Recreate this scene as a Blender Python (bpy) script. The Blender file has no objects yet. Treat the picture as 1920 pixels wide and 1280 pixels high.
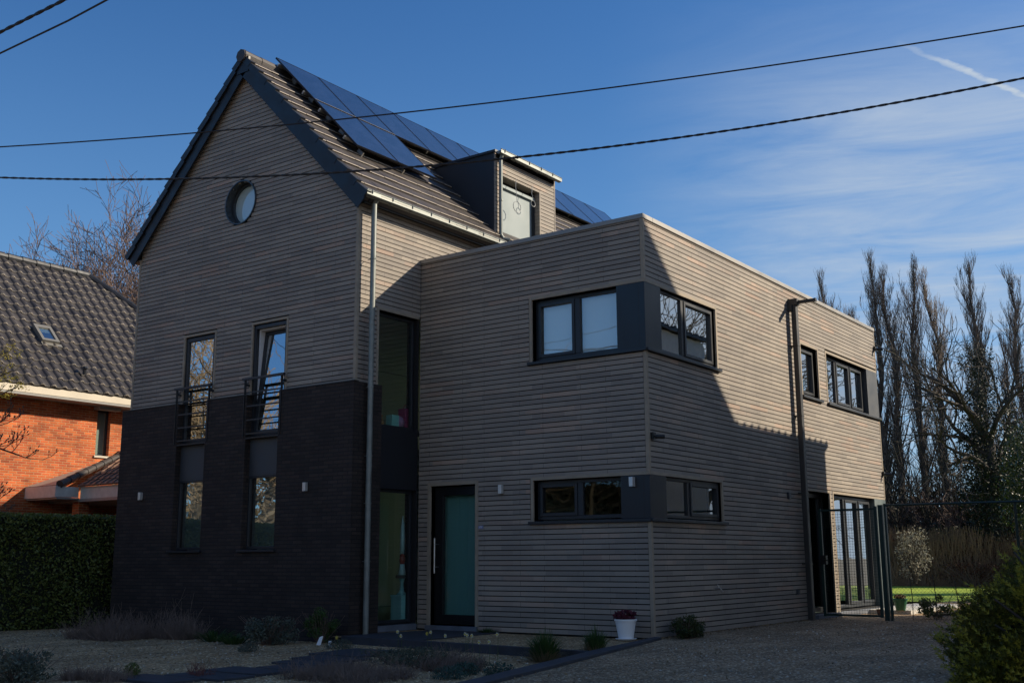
import bpy, math, random
from mathutils import Vector, Matrix
random.seed(7)
S = bpy.context.scene
COL = S.collection
# ------------------------------------------------------------------ camera, light, sky
F_PX, CAM, YAW, PITCH, ROLL = 2051.08, Vector((7.862, -14.162, 1.1206)), 0.6306965, 0.1963262, -0.0050030
fw = Vector((-math.sin(YAW)*math.cos(PITCH), math.cos(YAW)*math.cos(PITCH), math.sin(PITCH)))
r_ = Vector((math.cos(YAW), math.sin(YAW), 0)); u_ = r_.cross(fw)
R2 = r_*math.cos(ROLL)+u_*math.sin(ROLL); U2 = -r_*math.sin(ROLL)+u_*math.cos(ROLL)
cam = bpy.data.objects.new('camera', bpy.data.cameras.new('camera')); COL.objects.link(cam)
M = Matrix.Identity(4)
for i in range(3):
    M[i][0], M[i][1], M[i][2], M[i][3] = R2[i], U2[i], -fw[i], CAM[i]
cam.matrix_world = M
cam.data.sensor_width = 36; cam.data.lens = F_PX/1920*36; cam.data.clip_end = 3000; cam.data.clip_start = .1
S.camera = cam
SUN = Vector((1.0, .94, .77)).normalized()
ELEV = math.asin(SUN.z); AZ = math.atan2(SUN.x, SUN.y)
sl = bpy.data.lights.new('sun', 'SUN'); sl.energy = 4.9; sl.angle = math.radians(.53); sl.color = (1, .87, .68)
so = bpy.data.objects.new('sun', sl); COL.objects.link(so)
so.rotation_euler = (-SUN).to_track_quat('-Z', 'Y').to_euler()
S.view_settings.view_transform = 'Standard'; S.view_settings.look = 'None'
S.view_settings.exposure = 0.46; S.view_settings.gamma = 1

def world():
    w = bpy.data.worlds.new("World"); S.world = w; w.use_nodes = True
    nt = w.node_tree; N = nt.nodes; L = nt.links; N.clear()
    out = N.new('ShaderNodeOutputWorld'); bg = N.new('ShaderNodeBackground'); bg.inputs[1].default_value = .058
    sky = N.new('ShaderNodeTexSky'); sky.sky_type = 'NISHITA'; sky.sun_disc = False
    sky.sun_elevation = ELEV; sky.sun_rotation = AZ; sky.air_density = 1.0; sky.dust_density = .6; sky.ozone_density = 5.0
    def math_(op, a, b=None, c=None, clamp=False):
        m = N.new('ShaderNodeMath'); m.operation = op; m.use_clamp = clamp
        for i, v in enumerate((a, b, c)):
            if v is None: continue
            if isinstance(v, (int, float)): m.inputs[i].default_value = v
            else: L.new(v, m.inputs[i])
        return m.outputs[0]
    tc = N.new('ShaderNodeTexCoord'); sp = N.new('ShaderNodeSeparateXYZ'); L.new(tc.outputs['Generated'], sp.inputs[0])
    z = math_('MAXIMUM', sp.outputs[2], .03)
    px = math_('DIVIDE', sp.outputs[0], z); py = math_('DIVIDE', sp.outputs[1], z)
    # cirrus: streaks high up, only over the right-hand part of the sky
    cb = N.new('ShaderNodeCombineXYZ'); L.new(math_('MULTIPLY', math_('ADD', px, math_('MULTIPLY', py, .35)), .9), cb.inputs[0]); L.new(math_('MULTIPLY', math_('SUBTRACT', py, math_('MULTIPLY', px, .35)), 2.0), cb.inputs[1])
    n1 = N.new('ShaderNodeTexNoise'); n1.inputs['Scale'].default_value = 1.5; n1.inputs['Detail'].default_value = 12; n1.inputs['Roughness'].default_value = .62; n1.inputs['Distortion'].default_value = .5
    L.new(cb.outputs[0], n1.inputs['Vector'])
    az = math_('DIVIDE', sp.outputs[0], math_('MAXIMUM', sp.outputs[1], .1))      # tan of the azimuth east of north
    mr = N.new('ShaderNodeMapRange'); mr.interpolation_type = 'SMOOTHSTEP'; L.new(az, mr.inputs[0]); mr.inputs[1].default_value = -.62; mr.inputs[2].default_value = -.28
    el = N.new('ShaderNodeMapRange'); el.interpolation_type = 'SMOOTHSTEP'; L.new(sp.outputs[2], el.inputs[0]); el.inputs[1].default_value = .46; el.inputs[2].default_value = .34
    mk = math_('MULTIPLY', mr.outputs[0], math_('MULTIPLY_ADD', el.outputs[0], .8, .2))
    c1 = N.new('ShaderNodeMapRange'); L.new(n1.outputs[0], c1.inputs[0]); c1.inputs[1].default_value = .30; c1.inputs[2].default_value = .74; c1.inputs[3].default_value = .12
    vl = N.new('ShaderNodeMapRange'); vl.interpolation_type = 'SMOOTHSTEP'; L.new(az, vl.inputs[0]); vl.inputs[1].default_value = -.1; vl.inputs[2].default_value = .5; vl.inputs[4].default_value = .55
    cl = math_('ADD', math_('MULTIPLY', math_('MULTIPLY', c1.outputs[0], mk), .85), math_('MULTIPLY', vl.outputs[0], el.outputs[0]))
    # contrail: a straight line in the plane of the sky
    ax_, ay_, bx_, by_ = -.552, 2.123, -.42, 2.499
    ln = math.hypot(bx_-ax_, by_-ay_); dx, dy = (bx_-ax_)/ln, (by_-ay_)/ln
    rx = math_('SUBTRACT', px, ax_); ry = math_('SUBTRACT', py, ay_)
    al = math_('ADD', math_('MULTIPLY', rx, dx), math_('MULTIPLY', ry, dy))
    ac = math_('ADD', math_('MULTIPLY', rx, -dy), math_('MULTIPLY', ry, dx))
    n2 = N.new('ShaderNodeTexNoise'); n2.inputs['Scale'].default_value = 22; n2.inputs['Detail'].default_value = 4; cb2 = N.new('ShaderNodeCombineXYZ'); L.new(px, cb2.inputs[0]); L.new(py, cb2.inputs[1]); L.new(cb2.outputs[0], n2.inputs['Vector'])
    ac = math_('ADD', ac, math_('MULTIPLY', math_('SUBTRACT', n2.outputs[0], .5), .03))
    wd = math_('MULTIPLY', math_('ABSOLUTE', ac), 1/.0115)
    prof = math_('MAXIMUM', math_('SUBTRACT', 1, math_('MULTIPLY', wd, wd)), 0)
    ramp = N.new('ShaderNodeMapRange'); L.new(al, ramp.inputs[0]); ramp.inputs[1].default_value = -.06; ramp.inputs[2].default_value = .12
    tr = math_('MULTIPLY', math_('MULTIPLY', prof, ramp.outputs[0]), math_('MULTIPLY_ADD', n2.outputs[0], 1.3, -.12))
    tot = math_('MINIMUM', math_('ADD', cl, tr), 1)
    gm = N.new('ShaderNodeMix'); gm.data_type = 'RGBA'; gm.blend_type = 'MULTIPLY'; gm.inputs[0].default_value = 1; L.new(sky.outputs[0], gm.inputs[6]); gm.inputs[7].default_value = (SKYT[0], SKYT[1], SKYT[2], 1)
    hz = N.new('ShaderNodeMapRange'); hz.interpolation_type = 'SMOOTHSTEP'; L.new(sp.outputs[2], hz.inputs[0]); hz.inputs[1].default_value = .52; hz.inputs[2].default_value = .0; hz.inputs[4].default_value = .55
    hm = N.new('ShaderNodeMix'); hm.data_type = 'RGBA'; L.new(hz.outputs[0], hm.inputs[0]); L.new(gm.outputs[2], hm.inputs[6]); hm.inputs[7].default_value = (3.1, 5.7, 8.6, 1)
    mx = N.new('ShaderNodeMix'); mx.data_type = 'RGBA'; L.new(tot, mx.inputs[0]); L.new(hm.outputs[2], mx.inputs[6]); mx.inputs[7].default_value = (6.4, 7.5, 8.9, 1)
    L.new(mx.outputs[2], bg.inputs[0]); L.new(bg.outputs[0], out.inputs[0])
SKYT = (.74, 1.27, 1.66)
world()

# ------------------------------------------------------------------ materials
MATS = {}
def mat(name, col=(.5, .5, .5), rough=.6, metal=0., spec=.5, vary=.0, vscale=8., bump=0., bscale=40., coat=0.):
    m = bpy.data.materials.new(name); m.use_nodes = True; MATS[name] = m
    nt = m.node_tree; b = nt.nodes['Principled BSDF']
    b.inputs['Base Color'].default_value = (*col, 1); b.inputs['Roughness'].default_value = rough; b.inputs['Metallic'].default_value = metal
    b.inputs['Specular IOR Level'].default_value = spec; b.inputs['Coat Weight'].default_value = coat
    tc = nt.nodes.new('ShaderNodeTexCoord')
    if vary:
        n = nt.nodes.new('ShaderNodeTexNoise'); n.inputs['Scale'].default_value = vscale; n.inputs['Detail'].default_value = 5
        nt.links.new(tc.outputs['Object'], n.inputs['Vector'])
        mx = nt.nodes.new('ShaderNodeMix'); mx.data_type = 'RGBA'
        mx.inputs[6].default_value = (*[c*(1-vary) for c in col], 1); mx.inputs[7].default_value = (*[min(1, c*(1+vary)) for c in col], 1)
        mp = nt.nodes.new('ShaderNodeMapRange'); mp.inputs[1].default_value = .3; mp.inputs[2].default_value = .7
        nt.links.new(n.outputs[0], mp.inputs[0]); nt.links.new(mp.outputs[0], mx.inputs[0]); nt.links.new(mx.outputs[2], b.inputs['Base Color'])
        rr = nt.nodes.new('ShaderNodeMapRange'); rr.inputs[3].default_value = max(0, rough-.08); rr.inputs[4].default_value = min(1, rough+.1)
        nt.links.new(mp.outputs[0], rr.inputs[0]); nt.links.new(rr.outputs[0], b.inputs['Roughness'])
    if bump:
        n = nt.nodes.new('ShaderNodeTexNoise'); n.inputs['Scale'].default_value = bscale; n.inputs['Detail'].default_value = 6
        nt.links.new(tc.outputs['Object'], n.inputs['Vector'])
        bp = nt.nodes.new('ShaderNodeBump'); bp.inputs['Strength'].default_value = bump; bp.inputs['Distance'].default_value = .01
        nt.links.new(n.outputs[0], bp.inputs['Height']); nt.links.new(bp.outputs[0], b.inputs['Normal'])
    return m

def wallcoord(nt):
    g = nt.nodes.new('ShaderNodeTexCoord'); s = nt.nodes.new('ShaderNodeSeparateXYZ'); nt.links.new(g.outputs['Object'], s.inputs[0])
    a = nt.nodes.new('ShaderNodeMath'); nt.links.new(s.outputs[0], a.inputs[0]); nt.links.new(s.outputs[1], a.inputs[1])
    c = nt.nodes.new('ShaderNodeCombineXYZ'); nt.links.new(a.outputs[0], c.inputs[0]); nt.links.new(s.outputs[2], c.inputs[1])
    return c.outputs[0], g.outputs['Object']

PITCHB = 0.0785
def clad_mat():
    m = mat('weathered_wood', (.3, .25, .2), .75)
    nt = m.node_tree; N = nt.nodes; L = nt.links; b = N['Principled BSDF']
    v, o = wallcoord(nt)
    def br(w, off, c1, c2):
        t = N.new('ShaderNodeTexBrick'); t.inputs['Scale'].default_value = 1; t.inputs['Mortar Size'].default_value = 0; t.inputs['Brick Width'].default_value = w
        t.inputs['Row Height'].default_value = PITCHB; t.offset = off; t.offset_frequency = 2; t.squash = 1
        t.inputs['Color1'].default_value = (*c1, 1); t.inputs['Color2'].default_value = (*c2, 1); t.inputs['Bias'].default_value = 0
        L.new(v, t.inputs['Vector']); return t.outputs['Color']
    A = br(.62, .37, (.228, .198, .17), (.325, .278, .228))
    B = br(.74, .61, (0, 0, 0), (1, 1, 1))
    r = N.new('ShaderNodeMapRange'); L.new(B, r.inputs[0]); r.inputs[1].default_value = .8; r.inputs[2].default_value = 1.0; r.inputs[4].default_value = .36
    mx = N.new('ShaderNodeMix'); mx.data_type = 'RGBA'; L.new(r.outputs[0], mx.inputs[0]); L.new(A, mx.inputs[6]); mx.inputs[7].default_value = (.52, .31, .21, 1)
    B2 = br(.43, .23, (0, 0, 0), (1, 1, 1))
    r2 = N.new('ShaderNodeMapRange'); L.new(B2, r2.inputs[0]); r2.inputs[1].default_value = .72; r2.inputs[2].default_value = .95; r2.inputs[4].default_value = .6
    mx2 = N.new('ShaderNodeMix'); mx2.data_type = 'RGBA'; L.new(r2.outputs[0], mx2.inputs[0]); L.new(mx.outputs[2], mx2.inputs[6]); mx2.inputs[7].default_value = (.26, .225, .19, 1)
    n = N.new('ShaderNodeTexNoise'); mpn = N.new('ShaderNodeMapping'); mpn.inputs['Scale'].default_value = (3, 3, 90); L.new(o, mpn.inputs[0]); L.new(mpn.outputs[0], n.inputs['Vector']); n.inputs['Detail'].default_value = 4
    n3 = N.new('ShaderNodeTexNoise'); L.new(o, n3.inputs['Vector']); n3.inputs['Scale'].default_value = .9; n3.inputs['Detail'].default_value = 3
    ad = N.new('ShaderNodeMath'); L.new(n.outputs[0], ad.inputs[0]); L.new(n3.outputs[0], ad.inputs[1])
    sc = N.new('ShaderNodeMapRange'); L.new(ad.outputs[0], sc.inputs[0]); sc.inputs[1].default_value = .7; sc.inputs[2].default_value = 1.3; sc.inputs[3].default_value = .88; sc.inputs[4].default_value = 1.1
    ml = N.new('ShaderNodeVectorMath'); ml.operation = 'SCALE'; L.new(mx2.outputs[2], ml.inputs[0]); L.new(sc.outputs[0], ml.inputs['Scale'])
    jt = N.new('ShaderNodeTexBrick'); jt.inputs['Scale'].default_value = 1; jt.inputs['Mortar Size'].default_value = .0025; jt.inputs['Mortar Smooth'].default_value = 0; jt.inputs['Brick Width'].default_value = 1.17; jt.inputs['Row Height'].default_value = PITCHB; jt.offset = .61; jt.offset_frequency = 2; L.new(v, jt.inputs['Vector'])
    jm = N.new('ShaderNodeMix'); jm.data_type = 'RGBA'; L.new(jt.outputs['Fac'], jm.inputs[0]); L.new(ml.outputs[0], jm.inputs[6]); jm.inputs[7].default_value = (.05, .04, .03, 1)
    L.new(jm.outputs[2], b.inputs['Base Color'])
    bp = N.new('ShaderNodeBump'); bp.inputs['Strength'].default_value = .25; bp.inputs['Distance'].default_value = .004; L.new(n.outputs[0], bp.inputs['Height']); L.new(bp.outputs[0], b.inputs['Normal'])
    return m
def brick_mat(name, c1, c2, mortar, w=.22, h=.0625, ms=.010, bump=.8, rough=.85):
    m = mat(name, c1, rough)
    nt = m.node_tree; N = nt.nodes; L = nt.links; b = N['Principled BSDF']
    v, o = wallcoord(nt)
    t = N.new('ShaderNodeTexBrick'); t.inputs['Scale'].default_value = 1; t.inputs['Mortar Size'].default_value = ms; t.inputs['Mortar Smooth'].default_value = .3; t.inputs['Brick Width'].default_value = w
    t.inputs['Row Height'].default_value = h; t.inputs['Color1'].default_value = (*c1, 1); t.inputs['Color2'].default_value = (*c2, 1); t.inputs['Mortar'].default_value = (*mortar, 1)
    L.new(v, t.inputs['Vector'])
    n = N.new('ShaderNodeTexNoise'); n.inputs['Scale'].default_value = 2.2; n.inputs['Detail'].default_value = 7; L.new(o, n.inputs['Vector'])
    t2 = N.new('ShaderNodeTexBrick'); t2.inputs['Scale'].default_value = 1; t2.inputs['Mortar Size'].default_value = 0; t2.inputs['Brick Width'].default_value = w; t2.inputs['Row Height'].default_value = h; t2.inputs['Color1'].default_value = (0, 0, 0, 1); t2.inputs['Color2'].default_value = (1, 1, 1, 1)
    vo = N.new('ShaderNodeVectorMath'); vo.operation = 'ADD'; L.new(v, vo.inputs[0]); vo.inputs[1].default_value = (w*17, h*40, 0); L.new(vo.outputs[0], t2.inputs['Vector'])
    na = N.new('ShaderNodeMath'); na.operation = 'MULTIPLY_ADD'; L.new(t2.outputs['Color'], na.inputs[0]); na.inputs[1].default_value = .34; L.new(n.outputs[0], na.inputs[2])
    sc = N.new('ShaderNodeMapRange'); L.new(na.outputs[0], sc.inputs[0]); sc.inputs[1].default_value = .4; sc.inputs[2].default_value = .95; sc.inputs[3].default_value = .62; sc.inputs[4].default_value = 1.4
    ml = N.new('ShaderNodeVectorMath'); ml.operation = 'SCALE'; L.new(t.outputs['Color'], ml.inputs[0]); L.new(sc.outputs[0], ml.inputs['Scale']); L.new(ml.outputs[0], b.inputs['Base Color'])
    n2 = N.new('ShaderNodeTexNoise'); n2.inputs['Scale'].default_value = 45; L.new(o, n2.inputs['Vector'])
    ad = N.new('ShaderNodeMath'); ad.operation = 'MULTIPLY_ADD'; L.new(t.outputs['Fac'], ad.inputs[0]); ad.inputs[1].default_value = -1.0; L.new(n2.outputs[0], ad.inputs[2])
    bp = N.new('ShaderNodeBump'); bp.inputs['Strength'].default_value = bump; bp.inputs['Distance'].default_value = .01; L.new(ad.outputs[0], bp.inputs['Height']); L.new(bp.outputs[0], b.inputs['Normal'])
    return m
def gravel_mat(name, c1, c2, scale=55):
    m = mat(name, c1, .9, spec=.3)
    nt = m.node_tree; N = nt.nodes; L = nt.links; b = N['Principled BSDF']
    tc = N.new('ShaderNodeTexCoord')
    v = N.new('ShaderNodeTexVoronoi'); v.inputs['Scale'].default_value = scale; L.new(tc.outputs['Object'], v.inputs['Vector'])
    s = N.new('ShaderNodeSeparateColor'); L.new(v.outputs['Color'], s.inputs[0])
    cr = N.new('ShaderNodeValToRGB'); L.new(s.outputs[0], cr.inputs[0])
    e = cr.color_ramp.elements; e[0].color = (*[c*.45 for c in c1], 1); e[1].color = (*c2, 1); e[1].position = .96
    k = e.new(.5); k.color = (*c1, 1)
    k = e.new(.85); k.color = (c1[0]*1.35, c1[1]*1.2, c1[2]*1.0, 1)
    n = N.new('ShaderNodeTexNoise'); n.inputs['Scale'].default_value = .9; n.inputs['Detail'].default_value = 6; L.new(tc.outputs['Object'], n.inputs['Vector'])
    sc = N.new('ShaderNodeMapRange'); L.new(n.outputs[0], sc.inputs[0]); sc.inputs[1].default_value = .3; sc.inputs[2].default_value = .7; sc.inputs[3].default_value = .7; sc.inputs[4].default_value = 1.25
    n5 = N.new('ShaderNodeTexNoise'); mp5 = N.new('ShaderNodeMapping'); mp5.inputs['Scale'].default_value = (1.5, .12, 1); L.new(tc.outputs['Object'], mp5.inputs[0]); L.new(mp5.outputs[0], n5.inputs['Vector']); n5.inputs['Detail'].default_value = 3
    m5 = N.new('ShaderNodeMath'); m5.operation = 'MULTIPLY_ADD'; L.new(n5.outputs[0], m5.inputs[0]); m5.inputs[1].default_value = .9; m5.inputs[2].default_value = .55; m6 = N.new('ShaderNodeMath'); m6.operation = 'MULTIPLY'; L.new(sc.outputs[0], m6.inputs[0]); L.new(m5.outputs[0], m6.inputs[1]); sc = m6
    ml = N.new('ShaderNodeVectorMath'); ml.operation = 'SCALE'; L.new(cr.outputs[0], ml.inputs[0]); L.new(sc.outputs[0], ml.inputs['Scale']); L.new(ml.outputs[0], b.inputs['Base Color'])
    bp = N.new('ShaderNodeBump'); bp.inputs['Strength'].default_value = 1; bp.inputs['Distance'].default_value = .02; bp.invert = True; L.new(v.outputs['Distance'], bp.inputs['Height']); L.new(bp.outputs[0], b.inputs['Normal'])
    return m
def glass_mat(name, tint=(.75, .85, .85), refl=.12, tr=True):
    m = bpy.data.materials.new(name); m.use_nodes = True; MATS[name] = m
    nt = m.node_tree; N = nt.nodes; L = nt.links; N.clear()
    o = N.new('ShaderNodeOutputMaterial'); g = N.new('ShaderNodeBsdfGlossy'); g.inputs['Roughness'].default_value = .012; g.inputs['Color'].default_value = (.92, .96, 1, 1)
    t = N.new('ShaderNodeBsdfTransparent'); t.inputs[0].default_value = (*tint, 1)
    f = N.new('ShaderNodeFresnel'); f.inputs[0].default_value = 1.5
    a = N.new('ShaderNodeMath'); a.operation = 'MULTIPLY_ADD'; a.use_clamp = True; L.new(f.outputs[0], a.inputs[0]); a.inputs[1].default_value = 1.3; a.inputs[2].default_value = refl
    gn = N.new('ShaderNodeNewGeometry'); bf = N.new('ShaderNodeMath'); bf.operation = 'SUBTRACT'; bf.inputs[0].default_value = 1; L.new(gn.outputs['Backfacing'], bf.inputs[1]); am = N.new('ShaderNodeMath'); am.operation = 'MULTIPLY'; L.new(a.outputs[0], am.inputs[0]); L.new(bf.outputs[0], am.inputs[1]); a = am
    # the slight unevenness of double-glazed panes
    tc = N.new('ShaderNodeTexCoord'); n = N.new('ShaderNodeTexNoise'); n.inputs['Scale'].default_value = 1.6; L.new(tc.outputs['Object'], n.inputs['Vector'])
    bp = N.new('ShaderNodeBump'); bp.inputs['Strength'].default_value = .06; bp.inputs['Distance'].default_value = .02; L.new(n.outputs[0], bp.inputs['Height']); L.new(bp.outputs[0], g.inputs['Normal'])
    mx = N.new('ShaderNodeMixShader'); L.new(a.outputs[0], mx.inputs[0]); L.new(t.outputs[0], mx.inputs[1]); L.new(g.outputs[0], mx.inputs[2]); L.new(mx.outputs[0], o.inputs[0])
    return m
def leaf_mat(name, c1, c2, rough=.55, trans=.25, spec=.4):
    m = mat(name, c1, rough, spec=spec)
    nt = m.node_tree; N = nt.nodes; L = nt.links; b = N['Principled BSDF']
    g = N.new('ShaderNodeNewGeometry'); mx = N.new('ShaderNodeMix'); mx.data_type = 'RGBA'; L.new(g.outputs['Random Per Island'], mx.inputs[0])
    mx.inputs[6].default_value = (*c1, 1); mx.inputs[7].default_value = (*c2, 1); L.new(mx.outputs[2], b.inputs['Base Color'])
    if trans:
        t = N.new('ShaderNodeBsdfTranslucent'); L.new(mx.outputs[2], t.inputs[0]); ms = N.new('ShaderNodeMixShader'); ms.inputs[0].default_value = trans
        L.new(b.outputs[0], ms.inputs[1]); L.new(t.outputs[0], ms.inputs[2]); L.new(ms.outputs[0], N['Material Output'].inputs[0])
    return m
CLAD = clad_mat()
TRIM = mat('trim_wood', (.31, .255, .19), .75, vary=.14, vscale=5, bump=.2, bscale=60)
BACK = mat('membrane_black', (.012, .012, .013), .9)
DBRICK = brick_mat('dark_brick', (.024, .0165, .013), (.038, .025, .020), (.013, .010, .009), bump=.5)
OBRICK = brick_mat('orange_brick', (.36, .060, .014), (.52, .115, .024), (.44, .24, .12), ms=.009)
RBRICK = brick_mat('red_brown_brick', (.2, .08, .05), (.28, .12, .07), (.3, .27, .23))
ANTH = mat('anthracite_metal', (.020, .023, .028), .4, spec=.45, vary=.12, vscale=2)
PANEL = mat('anthracite_panel', (.014, .016, .021), .38, spec=.45, vary=.1, vscale=1.3)
GPANEL = mat('grey_panel', (.045, .05, .058), .5, vary=.1, vscale=3)
ZINC = mat('zinc', (.19, .205, .19), .45, metal=.3, vary=.22, vscale=6, bump=.1, bscale=12)
COPING = mat('coping_metal', (.27, .255, .235), .5, metal=.2, vary=.08, vscale=2)
STEEL = mat('brushed_steel', (.6, .6, .6), .28, metal=1)
TILE = mat('roof_tile_dark', (.046, .037, .033), .55, vary=.3, vscale=4, bump=.3, bscale=60)
NNOSE = mat('pantile_edge_glint', (.17, .145, .12), .5, vary=.5, vscale=9)  # pale pantile lips: the sun glint on them is put into the colour
NOSE = mat('roof_tile_edge_glint', (.38, .32, .26), .6, vary=.25, vscale=7)  # lighter bevel colour paints the sun highlight along each tile nose
VERGE = mat('verge_tile', (.013, .014, .018), .5, vary=.2, vscale=5)
NTILE = mat('neighbour_tile', (.043, .037, .034), .5, vary=.5, vscale=2.5, bump=.25, bscale=50)
PTILE = mat('porch_tile', (.2, .12, .085), .55, vary=.3, vscale=6)
PV = brick_mat('solar_cell', (.010, .014, .032), (.012, .017, .038), (.03, .034, .045), w=.156, h=.112, ms=.0012, bump=0, rough=.13)
PV.node_tree.nodes['Principled BSDF'].inputs['Coat Weight'].default_value = .6
PVF = mat('solar_frame', (.03, .03, .035), .35, metal=.6)
PVT = mat('solar_rail', (.55, .53, .48), .4, metal=.8)
GL = glass_mat('window_glass', (.88, .92, .92), .13)
GLD = glass_mat('green_tinted_glass', (.80, .92, .90), .06)
GLK = glass_mat('dim_glass', (.7, .76, .72), .0)
GLR = glass_mat('reflective_glass', (.6, .66, .65), .40)
BLIND = mat('pale_screen', (.85, .85, .84), .75)
SCREEN = mat('outdoor_screen', (.24, .285, .29), .6, vary=.05, vscale=2)
INNER = mat('interior_plaster', (.44, .48, .41), .9)
CONC = mat('pale_concrete', (.62, .55, .44), .8, vary=.1, vscale=1.5, bump=.2)
SOFF = mat('soffit_grey', (.3, .29, .27), .7, vary=.1)
LEAD = mat('lead_sheet', (.33, .32, .29), .5, metal=.3, vary=.12)
STONE = mat('blue_stone', (.030, .032, .040), .7, vary=.35, vscale=5, bump=.3, bscale=30)
STONEL = mat('pale_sill_stone', (.12, .135, .165), .6, vary=.2, vscale=6)
PATIO = mat('patio_stone', (.55, .52, .46), .7, vary=.12, vscale=3)
WHITE = mat('white_plastic', (.8, .8, .8), .4)
DGREEN = mat('fence_green', (.008, .03, .026), .4, spec=.5)
GRAVD = gravel_mat('driveway_gravel', (.29, .2, .12), (.7, .57, .40), 48)
GRAVG = gravel_mat('garden_gravel', (.38, .255, .135), (.82, .66, .42), 42)
EARTH = mat('earth', (.06, .05, .03), .95, vary=.4, vscale=1.2, bump=.8, bscale=8)
LAWNM = mat('lawn_grass', (.30, .40, .025), .8, vary=.35, vscale=14, bump=1, bscale=60)
BARK = mat('bark_dark', (.06, .05, .042), .9, vary=.3, vscale=8, bump=.6, bscale=25)
BARKL = mat('bark_grey_green', (.13, .11, .075), .9, vary=.3, vscale=5)
TWIG = mat('twig_brown', (.14, .092, .072), .85, vary=.2, vscale=2)
TWIGP = mat('poplar_twig', (.21, .165, .125), .85, vary=.25, vscale=1.5)
CABLE = mat('cable_rubber', (.015, .015, .017), .6)

# ------------------------------------------------------------------ mesh helpers
class MB:
    def __init__(s): s.v = []; s.f = []; s.mi = []; s.m = 0
    def quad(s, a, b, c, d):
        i = len(s.v); s.v += [tuple(a), tuple(b), tuple(c), tuple(d)]; s.f.append((i, i+1, i+2, i+3)); s.mi.append(s.m)
    def tri(s, a, b, c):
        i = len(s.v); s.v += [tuple(a), tuple(b), tuple(c)]; s.f.append((i, i+1, i+2)); s.mi.append(s.m)
    def hexa(s, p):   # 8 points: bottom loop 0-3, top loop 4-7
        i = len(s.v); s.v += [tuple(q) for q in p]
        for f in ((3, 2, 1, 0), (4, 5, 6, 7), (0, 1, 5, 4), (1, 2, 6, 5), (2, 3, 7, 6), (3, 0, 4, 7)):
            s.f.append(tuple(i+k for k in f)); s.mi.append(s.m)
    def box(s, x0, x1, y0, y1, z0, z1):
        s.hexa([(x0, y0, z0), (x1, y0, z0), (x1, y1, z0), (x0, y1, z0), (x0, y0, z1), (x1, y0, z1), (x1, y1, z1), (x0, y1, z1)])
    def wbox(s, k, c, u0, u1, z0, z1, d0, d1):
        if k == 'y': s.box(u0, u1, c-d1, c-d0, z0, z1)
        else: s.box(c+d0, c+d1, u0, u1, z0, z1)
    def tube(s, pts, rad, n=8, cap=True):
        pts = [Vector(p) for p in pts]; rs = rad if isinstance(rad, (list, tuple)) else [rad]*len(pts)
        base = len(s.v); up = None
        for i, p in enumerate(pts):
            t = (pts[min(i+1, len(pts)-1)]-pts[max(i-1, 0)])
            if t.length < 1e-9: t = Vector((0, 0, 1))
            t.normalize()
            if up is None: up = Vector((0, 0, 1)) if abs(t.z) < .9 else Vector((1, 0, 0))
            a = t.cross(up).normalized(); b = a.cross(t); up = b
            for j in range(n):
                an = 2*math.pi*j/n; s.v.append(tuple(p+(a*math.cos(an)+b*math.sin(an))*rs[i]))
        for i in range(len(pts)-1):
            for j in range(n):
                s.f.append((base+i*n+j, base+i*n+(j+1) % n, base+(i+1)*n+(j+1) % n, base+(i+1)*n+j)); s.mi.append(s.m)
        if cap:
            s.f.append(tuple(base+j for j in range(n))[::-1]); s.mi.append(s.m)
            s.f.append(tuple(base+(len(pts)-1)*n+j for j in range(n))); s.mi.append(s.m)
    def lathe(s, cx, cy, prof, n=24):
        base = len(s.v)
        for r, z in prof:
            for j in range(n):
                a = 2*math.pi*j/n; s.v.append((cx+r*math.cos(a), cy+r*math.sin(a), z))
        for i in range(len(prof)-1):
            for j in range(n):
                s.f.append((base+i*n+j, base+i*n+(j+1) % n, base+(i+1)*n+(j+1) % n, base+(i+1)*n+j)); s.mi.append(s.m)
        s.f.append(tuple(base+j for j in range(n))[::-1]); s.mi.append(s.m)
        s.f.append(tuple(base+(len(prof)-1)*n+j for j in range(n))); s.mi.append(s.m)
    def build(s, name, mats, parent=None, smooth=False, label=None, bevel=0):
        me = bpy.data.meshes.new(name); me.from_pydata(s.v, [], s.f)
        mats = mats if isinstance(mats, (list, tuple)) else [mats]
        for m in mats: me.materials.append(m)
        if len(mats) > 1: me.polygons.foreach_set('material_index', s.mi)
        if smooth: me.polygons.foreach_set('use_smooth', [True]*len(me.polygons))
        me.update()
        o = bpy.data.objects.new(name, me); COL.objects.link(o)
        if parent is not None:
            o.parent = parent
            w = Vector((0, 0, 0)); q = parent
            while q is not None: w += q.location; q = q.parent
            o.location = -w
        if label: o['label'] = label
        if bevel:
            b = o.modifiers.new('bevel', 'BEVEL'); b.width = bevel; b.segments = 2; b.limit_method = 'ANGLE'
        return o
def tag(o, label, cat, group=None, kind=None):
    if label: o['label'] = label
    if cat: o['category'] = cat
    if group: o['group'] = group
    if kind: o['kind'] = kind
    return o
def thing(name, label, cat, loc=(0, 0, 0), group=None):
    o = bpy.data.objects.new(name, None); COL.objects.link(o); o.location = loc; o.empty_display_size = .2
    return tag(o, label, cat, group)
def part(name, parent, label=None):
    o = bpy.data.objects.new(name, None); COL.objects.link(o); o.parent = parent
    if label: o['label'] = label
    return o
def structure(name, mb, m, smooth=False):
    o = mb.build(name, m, smooth=smooth); o['kind'] = 'structure'; return o
def rnd(a, b): return random.uniform(a, b)

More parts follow.
